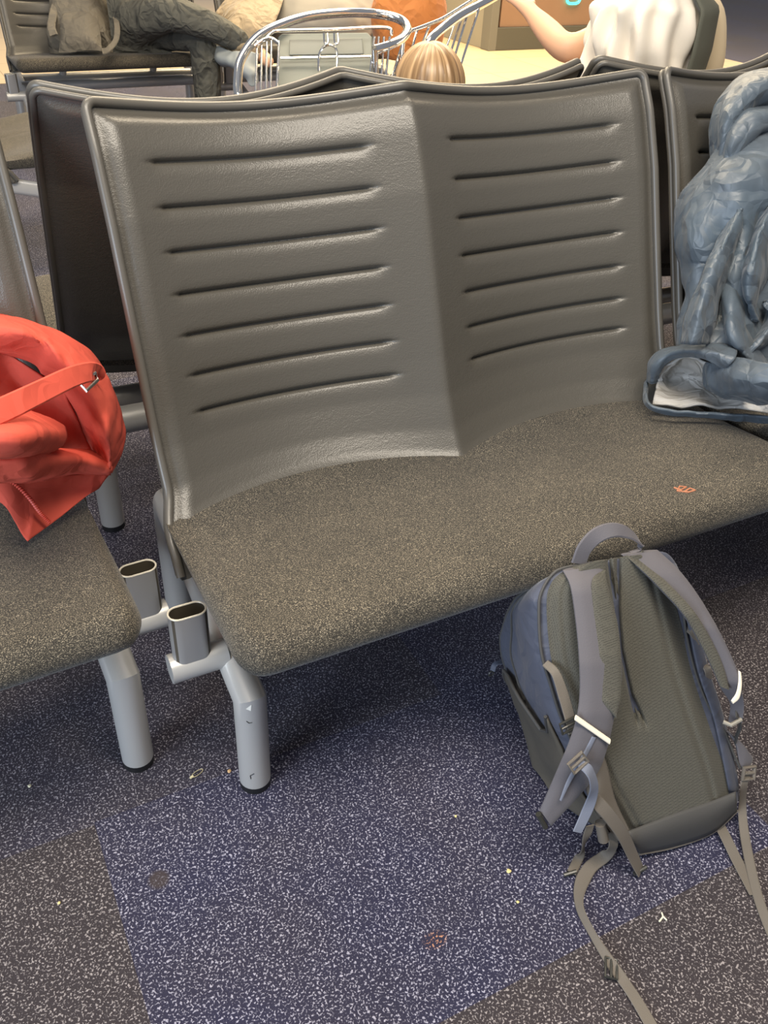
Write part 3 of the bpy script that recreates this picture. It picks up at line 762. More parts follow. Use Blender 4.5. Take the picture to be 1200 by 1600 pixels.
cl('front_fold', [[(-60, 700, .56), (20, 696, .56), (90, 700, .53), (140, 705, .49), (168, 722, .48)], [(-60, 722, .62), (20, 714, .625), (74, 712, .59), (130, 716, .545), (172, 732, .50)],
                  [(-60, 742, .60), (28, 736, .60), (64, 738, .565), (122, 734, .52), (173, 737, .485)], [(-60, 752, .55), (26, 746, .545), (62, 750, .515), (120, 744, .48), (173, 739, .462)]], CORAL, cj, nu=50, sub=10, wr=.007, sc=13, seed=4)
flap = cl('hem_flap', [[(-60, 735, .545), (0, 738, .54), (62, 744, .512), (120, 740, .482), (173, 737, .462)], [(-60, 742, .53), (0, 760, .52), (52, 782, .485), (104, 768, .462), (162, 752, .455)], [(-60, 748, .51), (0, 784, .495), (24, 817, .468), (38, 840, .448), (42, 845, .446), (48, 842, .446), (86, 814, .445), (152, 762, .450)]],
          CORAL, cj, nu=50, sub=14, wr=.004, sc=11, seed=5)
mb = MB(); zp = crom([at_z(-10, 742, .548), at_z(20, 754, .535), at_z(44, 776, .510), at_z(62, 800, .478), at_z(78, 817, .458)], 16)
mb.tube([p for p in zp], [.0036 if i % 2 else .0018 for i in range(len(zp))], 8); mb.build('zipper', mat('coral_zip', (.45, .05, .03), .5), cj)
mb = MB(); ribbon(mb, [at_z(-40, 660, .715), at_z(10, 638, .718), at_z(60, 614, .718), at_z(110, 590, .715), at_z(140, 581, .70), at_z(152, 583, .68), at_z(146, 590, .668)], [.030, .030, .028, .027, .026, .014], .004, at_z(60, 600, .9)-at_z(60, 600, .5), sub=10)
mb.build('belt', CORAL, cj)
mb = MB(); P = [at_z(120, 594, .700), at_z(134, 611, .690), at_z(152, 594, .685), at_z(149, 583, .692)]; mb.tube(P+[P[0]], .0026, 8); mb.build('ring_buckle', mat('steel', (.5, .48, .45), .25, 1.), cj)

# ------------------------------------------------------------------ slate blue jacket slumped on the right seat
PUFF = mat('slate_shell', (.066, .090, .114), .46, bump=(60, .2, .004), sheen=.1, var=(6, (.088, .106, .124), .2))
LIN = mat('pale_lining', (.36, .345, .32), .55, bump=(70, .5, .006))
nj = empty('jacket'); tag(nj, 'slate blue puffy jacket with pale lining slumped on the right seat', 'jacket')
QP = Vector((0, 0, .412)); QN = Vector((0, -.558, .255)).normalized()
def q(u, v, off): return at_plane(u, v, QP+QN*off, QN)
def qr(rows): return [[q(*p) for p in r]+([q(1335+16*math.sin(r[-1][1]*.021), r[-1][1]+6, max(r[-1][2]-.10, .03)), q(1352+20*math.sin(r[-1][1]*.021), r[-1][1]+10, .008)] if r[-1][0] == 1290 else []) for r in rows]
def qc(name, rows, m, par=nj, **k): return cloth(name, qr(rows), m, par, thick=.006, **k)
qc('hood', [[(1112, 262, .01), (1118, 190, .02), (1148, 134, .03), (1200, 114, .03), (1290, 105, .02)], [(1116, 262, .06), (1132, 190, .09), (1160, 150, .10), (1205, 132, .11), (1290, 125, .11)],
            [(1126, 268, .08), (1142, 205, .10), (1166, 172, .085), (1205, 165, .07), (1290, 160, .07)], [(1135, 275, .09), (1150, 225, .12), (1178, 195, .13), (1210, 186, .13), (1290, 180, .13)], [(1150, 285, .07), (1165, 250, .08), (1185, 222, .08), (1215, 215, .08), (1290, 210, .08)]], PUFF, nu=46, sub=12, wr=.010, sc=10, seed=11)
qc('body', [[(1130, 234, .05), (1165, 205, .08), (1205, 200, .09), (1290, 196, .09)], [(1094, 282, .03), (1130, 262, .12), (1170, 250, .15), (1210, 250, .16), (1290, 245, .16)],
            [(1072, 315, .02), (1105, 305, .11), (1150, 310, .165), (1200, 310, .175), (1290, 315, .18)], [(1064, 375, .02), (1092, 375, .11), (1130, 385, .13), (1168, 372, .17), (1205, 385, .14), (1290, 380, .17)],
            [(1072, 425, .03), (1098, 420, .10), (1118, 440, .10), (1150, 435, .17), (1195, 445, .13), (1290, 440, .16)], [(1080, 462, .04), (1096, 470, .10), (1118, 495, .12), (1150, 495, .16), (1195, 495, .14), (1290, 490, .17)],
            [(1072, 502, .05), (1092, 515, .12), (1112, 532, .15), (1150, 540, .16), (1200, 550, .17), (1290, 540, .18)], [(1066, 545, .06), (1092, 548, .12), (1118, 560, .16), (1150, 580, .16), (1200, 600, .17), (1290, 600, .18)]], PUFF, nu=70, sub=12, wr=.014, sc=9, seed=12)
def roll(name, path, rad, flat=.55, seed=0, m=PUFF, par=nj):
    pts = crom([q(*p) for p in path], 10); n_ = len(pts); R_ = [interp(i/(n_-1), np.linspace(0, 1, len(rad)), rad) for i in range(n_)]
    mb = MB(); mb.tube(pts, R_, 28, flat=flat, flat_dir=Vector((1, 0, 0)))
    c = [p.copy() for p in mb.V]
    for i, v in enumerate(mb.V):
        k = i//28
        if k < n_: d = (v-pts[k]); dd = noise.voronoi(v*16+Vector((seed, 0, 0)))[0]; v += d*(.42*(.55-min(dd[1]-dd[0], .9)*1.2)+.2*(.5-abs(noise.noise(v*11)*2)))
    return mb.build(name, m, par)
def crease(name, path, wid, seed, par=nj, hi=.035):
    H_ = [hi*(.15+.85*math.sin(math.pi*min(max((i+.35)/(len(path)-.3), 0), 1))**.6) for i in range(len(path))]
    a_ = [(u-w_, v, o-.02) for (u, v, o), w_ in zip(path, wid)]; b_ = [(u-w_*.55, v, o+h*.75) for (u, v, o), w_, h in zip(path, wid, H_)]
    c_ = [(u-w_*.15, v, o+h) for (u, v, o), w_, h in zip(path, wid, H_)]; d_ = [(u+w_*.45, v, o+h*.55) for (u, v, o), w_, h in zip(path, wid, H_)]; e_ = [(u+w_, v, o-.02) for (u, v, o), w_ in zip(path, wid)]
    return qc(name, [a_, b_, c_, d_, e_], PUFF, par, nu=50, sub=7, wr=.009, sc=13, seed=seed)
crease('sleeve', [(1178, 285, .13), (1160, 335, .15), (1138, 385, .165), (1116, 435, .17), (1102, 490, .175), (1092, 538, .17)], [10, 24, 28, 26, 25, 26], 41)
crease('fold', [(1232, 290, .15), (1204, 345, .17), (1188, 400, .18), (1176, 455, .175), (1180, 505, .16)], [10, 26, 28, 20, 6], 42)
crease('fold', [(1138, 430, .12), (1146, 480, .15), (1156, 530, .17), (1186, 566, .18), (1226, 590, .18)], [8, 18, 24, 26, 26], 43)
crease('fold', [(1200, 470, .16), (1215, 500, .17), (1196, 530, .18), (1172, 552, .18)], [10, 22, 22, 14], 44)

zc = lambda name, rows, m, **k: cloth(name, zr(rows), m, nj, thick=.005, **k)
zc('cuff', [[(1014, 596, .462), (1018, 566, .50), (1036, 546, .535), (1075, 538, .56), (1112, 540, .575), (1150, 548, .58)], [(1018, 598, .470), (1024, 572, .515), (1046, 552, .55), (1078, 546, .575), (1110, 550, .585), (1148, 562, .585)],
            [(1024, 596, .464), (1032, 576, .505), (1052, 562, .535), (1080, 556, .56), (1108, 562, .57), (1130, 575, .56)]], PUFF, nu=50, sub=8, wr=.005, sc=18, seed=21)
zc('lining', [[(1024, 578, .50), (1052, 560, .525), (1085, 556, .545), (1122, 568, .55)], [(1024, 594, .470), (1055, 582, .475), (1090, 584, .480), (1128, 590, .520)],
              [(1022, 612, .458), (1058, 604, .455), (1100, 604, .458), (1160, 612, .480), (1215, 618, .50), (1290, 622, .51)], [(1020, 630, .452), (1062, 636, .453), (1120, 638, .454), (1165, 642, .456), (1215, 646, .46), (1290, 650, .46)]], LIN, nu=60, sub=12, wr=.007, sc=24, seed=22)
zc('hem', [[(1014, 594, .458), (1016, 628, .458), (1055, 640, .460), (1110, 643, .462), (1170, 648, .464), (1215, 652, .468), (1290, 656, .47)], [(1010, 600, .448), (1012, 634, .446), (1055, 646, .446), (1110, 650, .446), (1170, 656, .448), (1215, 660, .45), (1290, 664, .45)]], PUFF, nu=70, sub=8, wr=.004, sc=22, seed=23)
zc('lower_panel', [[(1105, 562, .555), (1150, 560, .58), (1205, 572, .60), (1290, 580, .61)], [(1098, 584, .515), (1145, 588, .56), (1205, 596, .58), (1290, 600, .59)], [(1110, 606, .485), (1150, 612, .525), (1205, 618, .54), (1290, 620, .55)], [(1160, 612, .48), (1180, 628, .49), (1215, 632, .50), (1290, 632, .51)]], PUFF, nu=50, sub=10, wr=.010, sc=16, seed=24)

for m_, a_ in ((CORAL, (7, 18, .007, .55)), (PUFF, (7, 18, .012, .75)), (LIN, (16, 36, .006, .7))): crumple(m_, *a_)
# ------------------------------------------------------------------ small litter on the carpet
mb = MB(); cp = at_z(308, 1208, .003); dx = (at_z(316, 1201, .003)-at_z(299, 1213, .003)); L_ = dx.length; dx.normalize(); dy = Vector((-dx.y, dx.x, 0))
mb.tube([cp+dx*L_*.5*math.cos(a)*(1)+dy*.0042*math.sin(a) for a in [i*math.pi/12 for i in range(25)]], .0007, 6)
clip = mb.build('hair_clip', mat('pale_metal', (.75, .65, .4), .3, .6)); tag(clip, 'tiny pale loop shaped wire clip lying on the carpet between the two seat legs', 'clip')
mb = MB(); mb.tube([cp-dx*L_*.5-dx*.003, cp-dx*L_*.5+dx*.003], .0022, 8); hd = mb.build('clip_head', mat('cream_plastic', (.75, .66, .4), .4), clip)
CR = mat('crumb', (.72, .60, .26), .8)
def crumb(u, v, r, label, seed, m=CR, name='crumb'):
    c = at_z(u, v, r*.5); bm = bmesh.new(); bmesh.ops.create_icosphere(bm, subdivisions=2, radius=r)
    for x in bm.verts: x.co *= 1+.5*noise.noise(x.co*400+Vector((seed, 0, 0))); x.co.z *= .55
    me = bpy.data.meshes.new(name); bm.to_mesh(me); bm.free(); me.materials.append(m); o = bpy.data.objects.new(name, me); COL.objects.link(o); o.location = c
    tag(o, label, 'crumb', 'crumbs on the carpet'); return o
crumb(358, 1205, .0032, 'tan crumb just left of the nearest seat leg foot', 1, mat('tan_crumb', (.62, .40, .2), .8))
crumb(795, 1361, .0035, 'yellow crumb on the navy carpet left of the backpack straps', 2)
crumb(809, 1409, .0022, 'small yellow crumb just below the larger yellow crumb by the straps', 3)
crumb(712, 1275, .0022, 'small yellow crumb on the open navy carpet in the middle', 4)
crumb(92, 1411, .0022, 'pale crumb on the brown carpet tile at lower left', 5)
crumb(46, 1228, .0028, 'pale crumb on the carpet at the left edge', 6, mat('pale_crumb', (.7, .68, .5), .8))
mb = MB(); mb.tube([at_z(1030, 1440, .003), at_z(1036, 1432, .004), at_z(1034, 1426, .003)], .0014, 6); mb.tube([at_z(1036, 1432, .004), at_z(1042, 1438, .003)], .0012, 6)
tag(mb.build('paper_scrap', mat('paper', (.75, .72, .55), .8)), 'tiny forked pale scrap lying on the carpet right of the long backpack strap', 'scrap')

# ------------------------------------------------------------------ luggage trolleys behind the seats
PLAST = mat('grey_plastic', (.16, .175, .15), .5)
def trolley(label, D0):
    t = empty('luggage_trolley'); tag(t, label, 'trolley', 'luggage trolleys'); return t
def dpts(P): return [at_d(*p) for p in P]
def floor_of(p, z=.12): return Vector((p.x, p.y, z))
t1 = trolley('chrome luggage trolley with a closed hoop handle and grey panel, behind the empty seat', 3)
hoop = dpts([(372, 150, 3.0), (371, 130, 3.0), (376, 95, 3.0), (398, 62, 3.02), (430, 42, 3.05), (480, 26, 3.1), (540, 20, 3.15), (590, 22, 3.2), (624, 30, 3.2), (637, 44, 3.16), (628, 60, 3.08), (604, 72, 3.0), (585, 78, 2.97)])
mb = MB(); mb.tube([Vector((hoop[0].x, hoop[0].y, .14))]+crom(hoop, 8), .0155, 16); mb.build('handle_hoop', CHROME, t1)
mb = MB(); p = at_d(585, 78, 2.97); mb.tube([p, Vector((p.x+.01, p.y-.02, p.z-.25)), Vector((p.x, p.y, .14))], .012, 14); mb.build('upright', CHROME, t1)
mb = MB(); mb.tube(dpts([(414, 62, 2.98), (424, 52, 2.98), (440, 48, 2.99), (520, 46, 3.0), (602, 43, 3.02), (612, 55, 3.02)]), .0055, 10, smooth=6); mb.build('basket_rail', CHROME, t1)
mb = MB(); mb.tube(dpts([(398, 72, 2.96), (410, 63, 2.96), (424, 60, 2.97), (436, 68, 2.97)]), .006, 10, smooth=5); mb.build('basket_rail', CHROME, t1)
for u0, u1 in ((402, 400), (409, 408), (417, 416), (424, 423), (436, 433)):
    mb = MB(); a = at_d(u0, 64, 2.97); b = at_d(u1, 128, 2.95); mb.tube([a, b, b+(b-a)*2], .0042, 8); mb.build('basket_wire', CHROME, t1)
for u0, u1 in ((585, 579), (592, 588), (600, 597), (609, 604)):
    mb = MB(); a = at_d(u0, 58, 3.0); b = at_d(u1, 108, 2.98); mb.tube([a, b, b+(b-a)*2.5], .0042, 8); mb.build('basket_wire', CHROME, t1)
def panel(mbx, P, th=.02, r=.012):
    P = [Vector(p) for p in P]; n_ = (P[1]-P[0]).cross(P[2]-P[0]).normalized(); k = len(P); b = len(mbx.V)
    mbx.V += [p for p in P]+[p+n_*th for p in P]; mbx.F += [tuple(range(b, b+k)), tuple(range(b+k, b+2*k))]+[(b+i, b+(i+1) % k, b+k+(i+1) % k, b+k+i) for i in range(k)]
mb = MB(); panel(mb, dpts([(434, 58, 3.08), (440, 52, 3.08), (574, 50, 3.10), (582, 58, 3.10), (584, 240, 3.0), (432, 240, 2.98)])); mb.build('back_plate', PLAST, t1, smooth=False, bevel=.006)
mb = MB(); panel(mb, dpts([(452, 61, 3.055), (566, 59, 3.075), (568, 84, 3.07), (452, 86, 3.05)]), th=.01); mb.build('inset_plate', mat('grey_plastic_light', (.19, .20, .175), .5), t1, smooth=False, bevel=.003)
mb = MB(); mb.tube(dpts([(438, 91, 3.03), (520, 89, 3.04), (580, 88, 3.05)]), .0045, 8); mb.build('cross_wire', CHROME, t1)
mb = MB(); mb.tube(dpts([(498, 112, 3.0), (498, 90, 3.0), (503, 76, 3.0), (514, 70, 3.0), (524, 75, 3.0), (527, 90, 3.0), (526, 112, 3.0)]), .0042, 8, smooth=6); mb.build('hook_loop', CHROME, t1)
for u in (507, 523):
    mb = MB(); mb.tube(dpts([(u-1, 52, 2.99), (u, 66, 2.99), (u+4, 69, 2.99), (u+6, 64, 2.99), (u+5, 52, 2.99)]), .0035, 8, smooth=5); mb.build('clip', CHROME, t1)
def undercarriage(t, A, B):
    mb = MB(); d = (B-A); nrm = Vector((-d.y, d.x, 0)).normalized()*.55
    P = [A, B, B+nrm, A+nrm]; P = [Vector((p.x, p.y, .15)) for p in P]
    mb.tube(P+[P[0]], .014, 12); mb.build('platform_frame', CHROME, t)
    for p in P:
        mb = MB(); ax = Vector((1, 0, 0)); c = Vector((p.x, p.y, .06)); mb.tube([c-ax*.016, c+ax*.016], .06, 24); wl = mb.build('wheel', RUBBER, t)
        mb = MB(); mb.tube([c+Vector((.022, 0, 0)), Vector((p.x+.022, p.y, .15))], .008, 8); mb.build('fork', CHROME, wl)
A_ = hoop[0]; B_ = at_d(585, 78, 2.97); undercarriage(t1, Vector((A_.x, A_.y, 0)), Vector((B_.x, B_.y, 0)))
t2 = trolley('chrome luggage trolley with slanted side rails rising to the right behind the blond head', 3.4)
h2 = dpts([(668, 70, 3.1), (676, 58, 3.12), (694, 42, 3.18), (722, 22, 3.25), (760, 2, 3.35), (800, -22, 3.45)])
mb = MB(); mb.tube([Vector((h2[0].x-.02, h2[0].y, .14)), Vector((h2[0].x-.01, h2[0].y, .5))]+crom(h2, 6), .0165, 16); mb.build('side_tube', CHROME, t2)
r2 = dpts([(628, 92, 3.25), (631, 60, 3.25), (634, 52, 3.25), (660, 42, 3.28), (690, 30, 3.32), (715, 15, 3.36), (748, -6, 3.42)])
mb = MB(); mb.tube([Vector((r2[0].x, r2[0].y, .2))]+crom(r2, 6), .007, 10); mb.build('basket_rail', CHROME, t2)
for a, b in (((634, 52), (622, 90)), ((652, 46), (644, 74)), ((672, 38), (660, 68)), ((712, 34), (699, 70)), ((720, 32), (706, 76)), ((729, 26), (713, 80)), ((748, 14), (723, 92))):
    mb = MB(); p = at_d(*a, 3.3); q_ = at_d(*b, 3.26); mb.tube([p, q_, q_+(q_-p)*2.5], .0045, 8); mb.build('basket_wire', CHROME, t2)
undercarriage(t2, Vector((h2[0].x-.02, h2[0].y, 0)), Vector((h2[0].x+.45, h2[0].y+.05, 0)))

# ------------------------------------------------------------------ people
SKIN = mat('skin', (.72, .42, .26), .5, bump=(90, .05, .002)); 
HAIR = mat('blond_hair', (.50, .33, .17), .38); 
nt = HAIR.node_tree; N_ = nt.nodes; tc = N_.new('ShaderNodeTexCoord'); mp = N_.new('ShaderNodeMapping'); mp.inputs['Scale'].default_value = (46, 1.6, 1)
nz = N_.new('ShaderNodeTexNoise'); nz.inputs['Detail'].default_value = 3; nz.inputs['Scale'].default_value = 1; cr = N_.new('ShaderNodeValToRGB')
cr.color_ramp.elements[0].position = .35; cr.color_ramp.elements[0].color = (.17, .095, .04, 1); cr.color_ramp.elements[1].position = .70; cr.color_ramp.elements[1].color = (.55, .36, .19, 1)
for a, b in ((tc.outputs['UV'], mp.inputs[0]), (mp.outputs[0], nz.inputs['Vector']), (nz.outputs['Fac'], cr.inputs[0]), (cr.outputs[0], N_['Principled BSDF'].inputs['Base Color'])): nt.links.new(a, b)
def strand_uv(o, nc):
    me = o.data; uv = me.uv_layers.new(name='UVMap')
    for p in me.polygons:
        cs = [v % nc for v in p.vertices]; wrap = max(cs)-min(cs) > nc/2
        for li, v in zip(p.loop_indices, p.vertices):
            c = v % nc; c = c+nc if wrap and c < nc/2 else c
            uv.data[li].uv = (c/nc, (v//nc)/60)
def skin_mesh(name, V, E_, Rr, m, parent, root_i=0, sub=2):
    me = bpy.data.meshes.new(name); me.from_pydata([tuple(v) for v in V], E_, []); me.update()
    o = bpy.data.objects.new(name, me); COL.objects.link(o); o.parent = parent; me.materials.append(m)
    md = o.modifiers.new('skin', 'SKIN'); md.use_smooth_shade = True; md.branch_smoothing = .6
    for i, r in enumerate(Rr):
        sv = me.skin_vertices[0].data[i]; sv.radius = (r, r) if not isinstance(r, tuple) else r; sv.use_root = (i == root_i)
    md2 = o.modifiers.new('sub', 'SUBSURF'); md2.levels = sub; md2.render_levels = sub
    return o
class Fig:
    def __init__(s): s.V = []; s.E = []; s.R = []
    def add(s, p, r, frm=None):
        s.V.append(Vector(p)); s.R.append(r); i = len(s.V)-1
        if frm is not None: s.E.append((frm, i))
        return i
    def chain(s, frm, pts):
        for p, r in pts: frm = s.add(p, r, frm)
        return frm
    def hand(s, frm, wrist, d, up, side, sc=1.):
        """palm, four fingers of unequal length and a thumb leaving the palm's side"""
        d = Vector(d).normalized(); up = Vector(up); up = (up-d*up.dot(d)).normalized(); lat = d.cross(up)*side; w_ = Vector(wrist)
        palm = s.add(w_+d*.045*sc, .022*sc, frm)
        for k, (L, o) in enumerate(((.070, .030), (.078, .010), (.073, -.010), (.058, -.029))):
            b0 = s.add(w_+d*.088*sc+lat*o*sc, .0098*sc, palm); b1 = s.add(w_+d*(.088+L*.5)*sc+lat*o*1.15*sc-up*.008*sc, .0085*sc, b0); s.add(w_+d*(.088+L*.92)*sc+lat*o*1.2*sc-up*.026*sc, .0068*sc, b1)
        t0 = s.add(w_+d*.040*sc+lat*.036*sc, .011*sc, palm); t1_ = s.add(w_+d*.066*sc+lat*.056*sc-up*.008*sc, .0095*sc, t0); s.add(w_+d*.090*sc+lat*.064*sc-up*.014*sc, .0075*sc, t1_)
    def build(s, name, m, parent, **k): return skin_mesh(name, s.V, s.E, s.R, m, parent, **k)
def head_mesh(c, r, face, m, parent, name='head'):
    """egg shaped head with brow, nose, mouth, ears; face = facing direction"""
    f = Vector(face).normalized(); sd = f.cross(Z).normalized(); mb = MB(); rows = []; NU, NV = 40, 30
    for i in range(NV+1):
        t = math.pi*i/NV; row = []
        for j in range(NU):
            a = 2*math.pi*j/NU; x = math.sin(t)*math.sin(a); y = math.sin(t)*math.cos(a); z = math.cos(t)
            jaw = 1-.28*sstep(.1, -1, z); px_, py_, pz_ = x*.76*jaw, y*.95*(1-.14*sstep(0, -1, z)), z*1.18
            if y > 0:
                py_ += .22*math.exp(-((x)/.13)**2-((z+.12)/.20)**2)
                py_ -= .08*math.exp(-((abs(x)-.30)/.13)**2-((z-.06)/.12)**2)
                py_ += .05*math.exp(-(x/.28)**2-((z+.50)/.06)**2)-.03*math.exp(-(x/.3)**2-((z+.44)/.025)**2)
            px_ += math.copysign(.12*math.exp(-((abs(x)-.97)/.12)**2-((y+.05)/.18)**2-((z+.03)/.25)**2), x) if abs(x) > .6 else 0
            row.append(Vector(c)+sd*px_*r+f*py_*r+Z*pz_*r)
        rows.append(row)
    mb.grid(rows, cu=True); return mb.build(name, m, parent)

# --- blond child in the seat that faces away
ch = empty('person'); tag(ch, 'person with straight blond hair seated facing away, only the crown of the head showing', 'person')
hc = at_d(671, 132, 2.40); HR = .088
fg = Fig(); pel = fg.add((hc.x+.02, hc.y+.02, .50), .085)
chst = fg.chain(pel, [((hc.x+.01, hc.y-.02, .62), .080), ((hc.x, hc.y-.02, .72), .078)])
nk = fg.chain(chst, [((hc.x, hc.y-.01, hc.z-.13), .034), ((hc.x, hc.y, hc.z-.04), .06)])
for sx in (-1, 1):
    e = fg.chain(chst, [((hc.x+sx*.10, hc.y, .72), .034), ((hc.x+sx*.125, hc.y+.05, .60), .027), ((hc.x+sx*.09, hc.y+.19, .545), .020)])
    fg.hand(e, (hc.x+sx*.09, hc.y+.19, .545), (-sx*.2, 1, -.1), Z, -sx, .75)
    fg.chain(pel, [((hc.x+sx*.075, hc.y+.20, .50), .055), ((hc.x+sx*.08, hc.y+.34, .48), .045), ((hc.x+sx*.08, hc.y+.38, .28), .036), ((hc.x+sx*.08, hc.y+.38, .14), .028), ((hc.x+sx*.08, hc.y+.46, .11), .028)])
fg.build('body', SKIN, ch)
head_mesh(hc, HR*.98, (0.15, 1, 0), SKIN, ch)
mb = MB(); rows = []
for i in range(60):
    t = i/59; row = []
    for j in range(120):
        a = 2*math.pi*j/120; k = 1+.010*math.sin(a*23+math.sin(t*3)*2)+.008*math.sin(a*41+1)+.03*noise.noise(Vector((math.cos(a)*3, math.sin(a)*3, t*1.2)))
        if t < .45: ph = t/.45*math.pi/2; rr = math.sin(ph)*1.08*(k if t > .05 else 1); zz = math.cos(ph)*1.22
        else: u_ = (t-.45)/.55; rr = (1.08+.14*u_-.15*u_*u_)*k; zz = -1.7*u_
        dirx, diry = math.sin(a), math.cos(a)
        fr = 1 if diry < .35 or t < .35 else 1-.0*t
        part = -.05*math.exp(-(dirx*rr/.10)**2)*(1 if t < .4 else 0)
        row.append(hc+Vector((dirx*rr*HR*.98, diry*rr*HR*1.08*(.80 if diry > .3 and t > .4 else 1), (zz+part)*HR)))
    rows.append(row)
mb.grid(rows, cu=True); strand_uv(mb.build('hair', HAIR, ch), 120)
tp = Fig(); a = tp.add((hc.x+.02, hc.y+.02, .52), .098); a = tp.chain(a, [((hc.x+.01, hc.y-.02, .64), .092), ((hc.x, hc.y-.02, .725), .088)])
for sx in (-1, 1): tp.chain(a, [((hc.x+sx*.105, hc.y, .725), .044), ((hc.x+sx*.127, hc.y+.05, .61), .036)])
tp.build('shirt', mat('plain_shirt', (.28, .26, .30), .85), ch)

# --- adult with bare arm reaching left, pale ruffled top
ad = empty('person'); tag(ad, 'person in a pale ruffled top reaching a bare arm to the left, at upper right', 'person')
X0, Y0 = 1.155, 1.00
sh = at_d(975, 45, 2.62); el = at_d(885, 82, 2.58); wr_ = at_d(832, 22, 2.66); hd_ = at_d(812, 2, 2.68)
fg = Fig(); pel = fg.add((X0, Y0-.02, .52), .13)
ct = fg.chain(pel, [((X0, Y0-.03, .70), .115), ((X0-.01, Y0-.02, .90), .12)])
nk = fg.chain(ct, [((X0-.01, Y0, 1.06), .05), ((X0-.01, Y0+.02, 1.16), .055)])
e = fg.chain(ct, [(sh, .050), (sh.lerp(el, .55), .048), (el, .047), (el.lerp(wr_, .4), .042), (el.lerp(wr_, .8), .033), (wr_, .029)])
fg.hand(e, wr_, hd_-wr_, (0, -.5, 1), 1, 1.)
e = fg.chain(ct, [((X0+.18, Y0, .97), .05), ((X0+.25, Y0+.05, .74), .040), ((X0+.14, Y0+.32, .62), .028)])
fg.hand(e, (X0+.14, Y0+.32, .62), (-.2, 1, -.1), Z, -1, 1.)
for sx in (-1, 1): fg.chain(pel, [((X0+sx*.10, Y0+.22, .52), .078), ((X0+sx*.11, Y0+.44, .50), .06), ((X0+sx*.11, Y0+.47, .28), .05), ((X0+sx*.11, Y0+.47, .09), .036), ((X0+sx*.11, Y0+.60, .05), .034)])
fg.build('body', SKIN, ad)
head_mesh((X0-.01, Y0+.03, 1.27), .098, (-.4, 1, 0), SKIN, ad)
RUF = mat('cream_ruffle', (.80, .72, .60), .75, sheen=.2); VEST = mat('grey_vest', (.10, .10, .075), .85); 
# top: pleated shell around the torso
mb = MB(); rows = []
for i in range(70):
    z = .50+.56*i/69; row = []
    for j in range(140):
        a = 2*math.pi*j/140; rr = interp(z, [.5, .7, .9, 1.0, 1.06], [.175, .155, .178, .172, .09])
        c = .013*math.sin(a*15+z*16+2.5*math.sin(z*11))+.010*math.sin(a*7-z*40)+.02*noise.noise(Vector((a*2, z*9, 3)))
        rr += c*sstep(1.05, .98, z)
        row.append(Vector((X0+math.sin(a)*rr, Y0-.02+math.cos(a)*rr*.72, z)))
    rows.append(row)
mb.grid(rows, cu=True); o = mb.build('ruffled_top', RUF, ad); o.modifiers.new('s', 'SOLIDIFY').thickness = .004
mb = MB(); rows = []
for i in range(40):
    z = .52+.54*i/39; rr = interp(z, [.5, .7, .9, 1.0, 1.06], [.20, .182, .205, .20, .12])
    rows.append([Vector((X0+math.sin(a)*rr, Y0-.02+math.cos(a)*rr*.74, z)) for a in np.linspace(math.radians(105), math.radians(166)+.06*math.sin(z*9), 16)])
mb.grid(rows); o = mb.build('vest', VEST, ad); o.modifiers.new('s', 'SOLIDIFY').thickness = .006
sl = Fig(); a = sl.add(ct and (X0-.12, Y0-.01, .95), .062); sl.chain(a, [(sh, .056), (sh.lerp(el, .18), .055), (sh.lerp(el, .30), .054)]); sl.build('sleeve', mat('grey_sleeve', (.14, .14, .12), .85), ad)
sl = Fig(); a = sl.add((X0+.10, Y0, 1.0), .07); sl.chain(a, [((X0+.19, Y0-.03, .98), .066), ((X0+.245, Y0-.02, .84), .060), ((X0+.255, Y0+.03, .74), .052)]); sl.build('sleeve', mat('cream_sleeve', (.74, .60, .40), .8), ad)
mb = MB(); rows = []
for i in range(30):
    t = i/29; row = []
    for j in range(80):
        a = 2*math.pi*j/80; k = 1+.03*math.sin(a*29)
        if t < .5: ph = t/.5*math.pi/2; rr = math.sin(ph)*.095*k; zz = math.cos(ph)*.125
        else: u_ = (t-.5)/.5; rr = (.095+.012*u_)*k; zz = -.20*u_
        row.append(Vector((X0-.01+math.sin(a)*rr, Y0+.01+math.cos(a)*rr*(.75 if math.cos(a) > .2 else 1.08), 1.29+zz)))
    rows.append(row)
mb.grid(rows, cu=True); strand_uv(mb.build('hair', HAIR, ad), 80)
TROU = mat('dark_trousers', (.085, .085, .072), .85, bump=(50, .3, .004))
tr = Fig(); a = tr.add((X0, Y0, .53), .145)
for sx in (-1, 1): tr.chain(a, [((X0+sx*.10, Y0+.22, .525), .088), ((X0+sx*.11, Y0+.44, .50), .072), ((X0+sx*.11, Y0+.475, .28), .062), ((X0+sx*.11, Y0+.475, .12), .052)])
tr.build('trousers', TROU, ad)

# --- far seated person, legs crossed
fp = empty('person'); tag(fp, 'person in dark trousers and shirt sitting cross legged on the far double seat', 'person')
hx, hy = .52, 4.20
def fpt(u, v, D): return at_d(u, v, D)
kn = fpt(322, 34, 4.75); kn2 = fpt(306, 70, 4.72); 
fg = Fig(); pel = fg.add((hx, hy, .54), .125)
ct = fg.chain(pel, [((hx, hy+.06, .72), .115), ((hx, hy+.10, .92), .13)])
nk = fg.chain(ct, [((hx, hy+.10, 1.08), .05), ((hx, hy+.10, 1.18), .06)])
sh1 = [(-1, .0), (1, .0)]
for sx in (-1, 1):
    e = fg.chain(ct, [((hx+sx*.18, hy+.08, 1.0), .05), ((hx+sx*.22, hy-.04, .78), .04), ((hx+sx*.08, hy-.20, .80), .028)])
    fg.hand(e, (hx+sx*.08, hy-.20, .80), (-sx, -.4, .1), Z, sx, 1.)
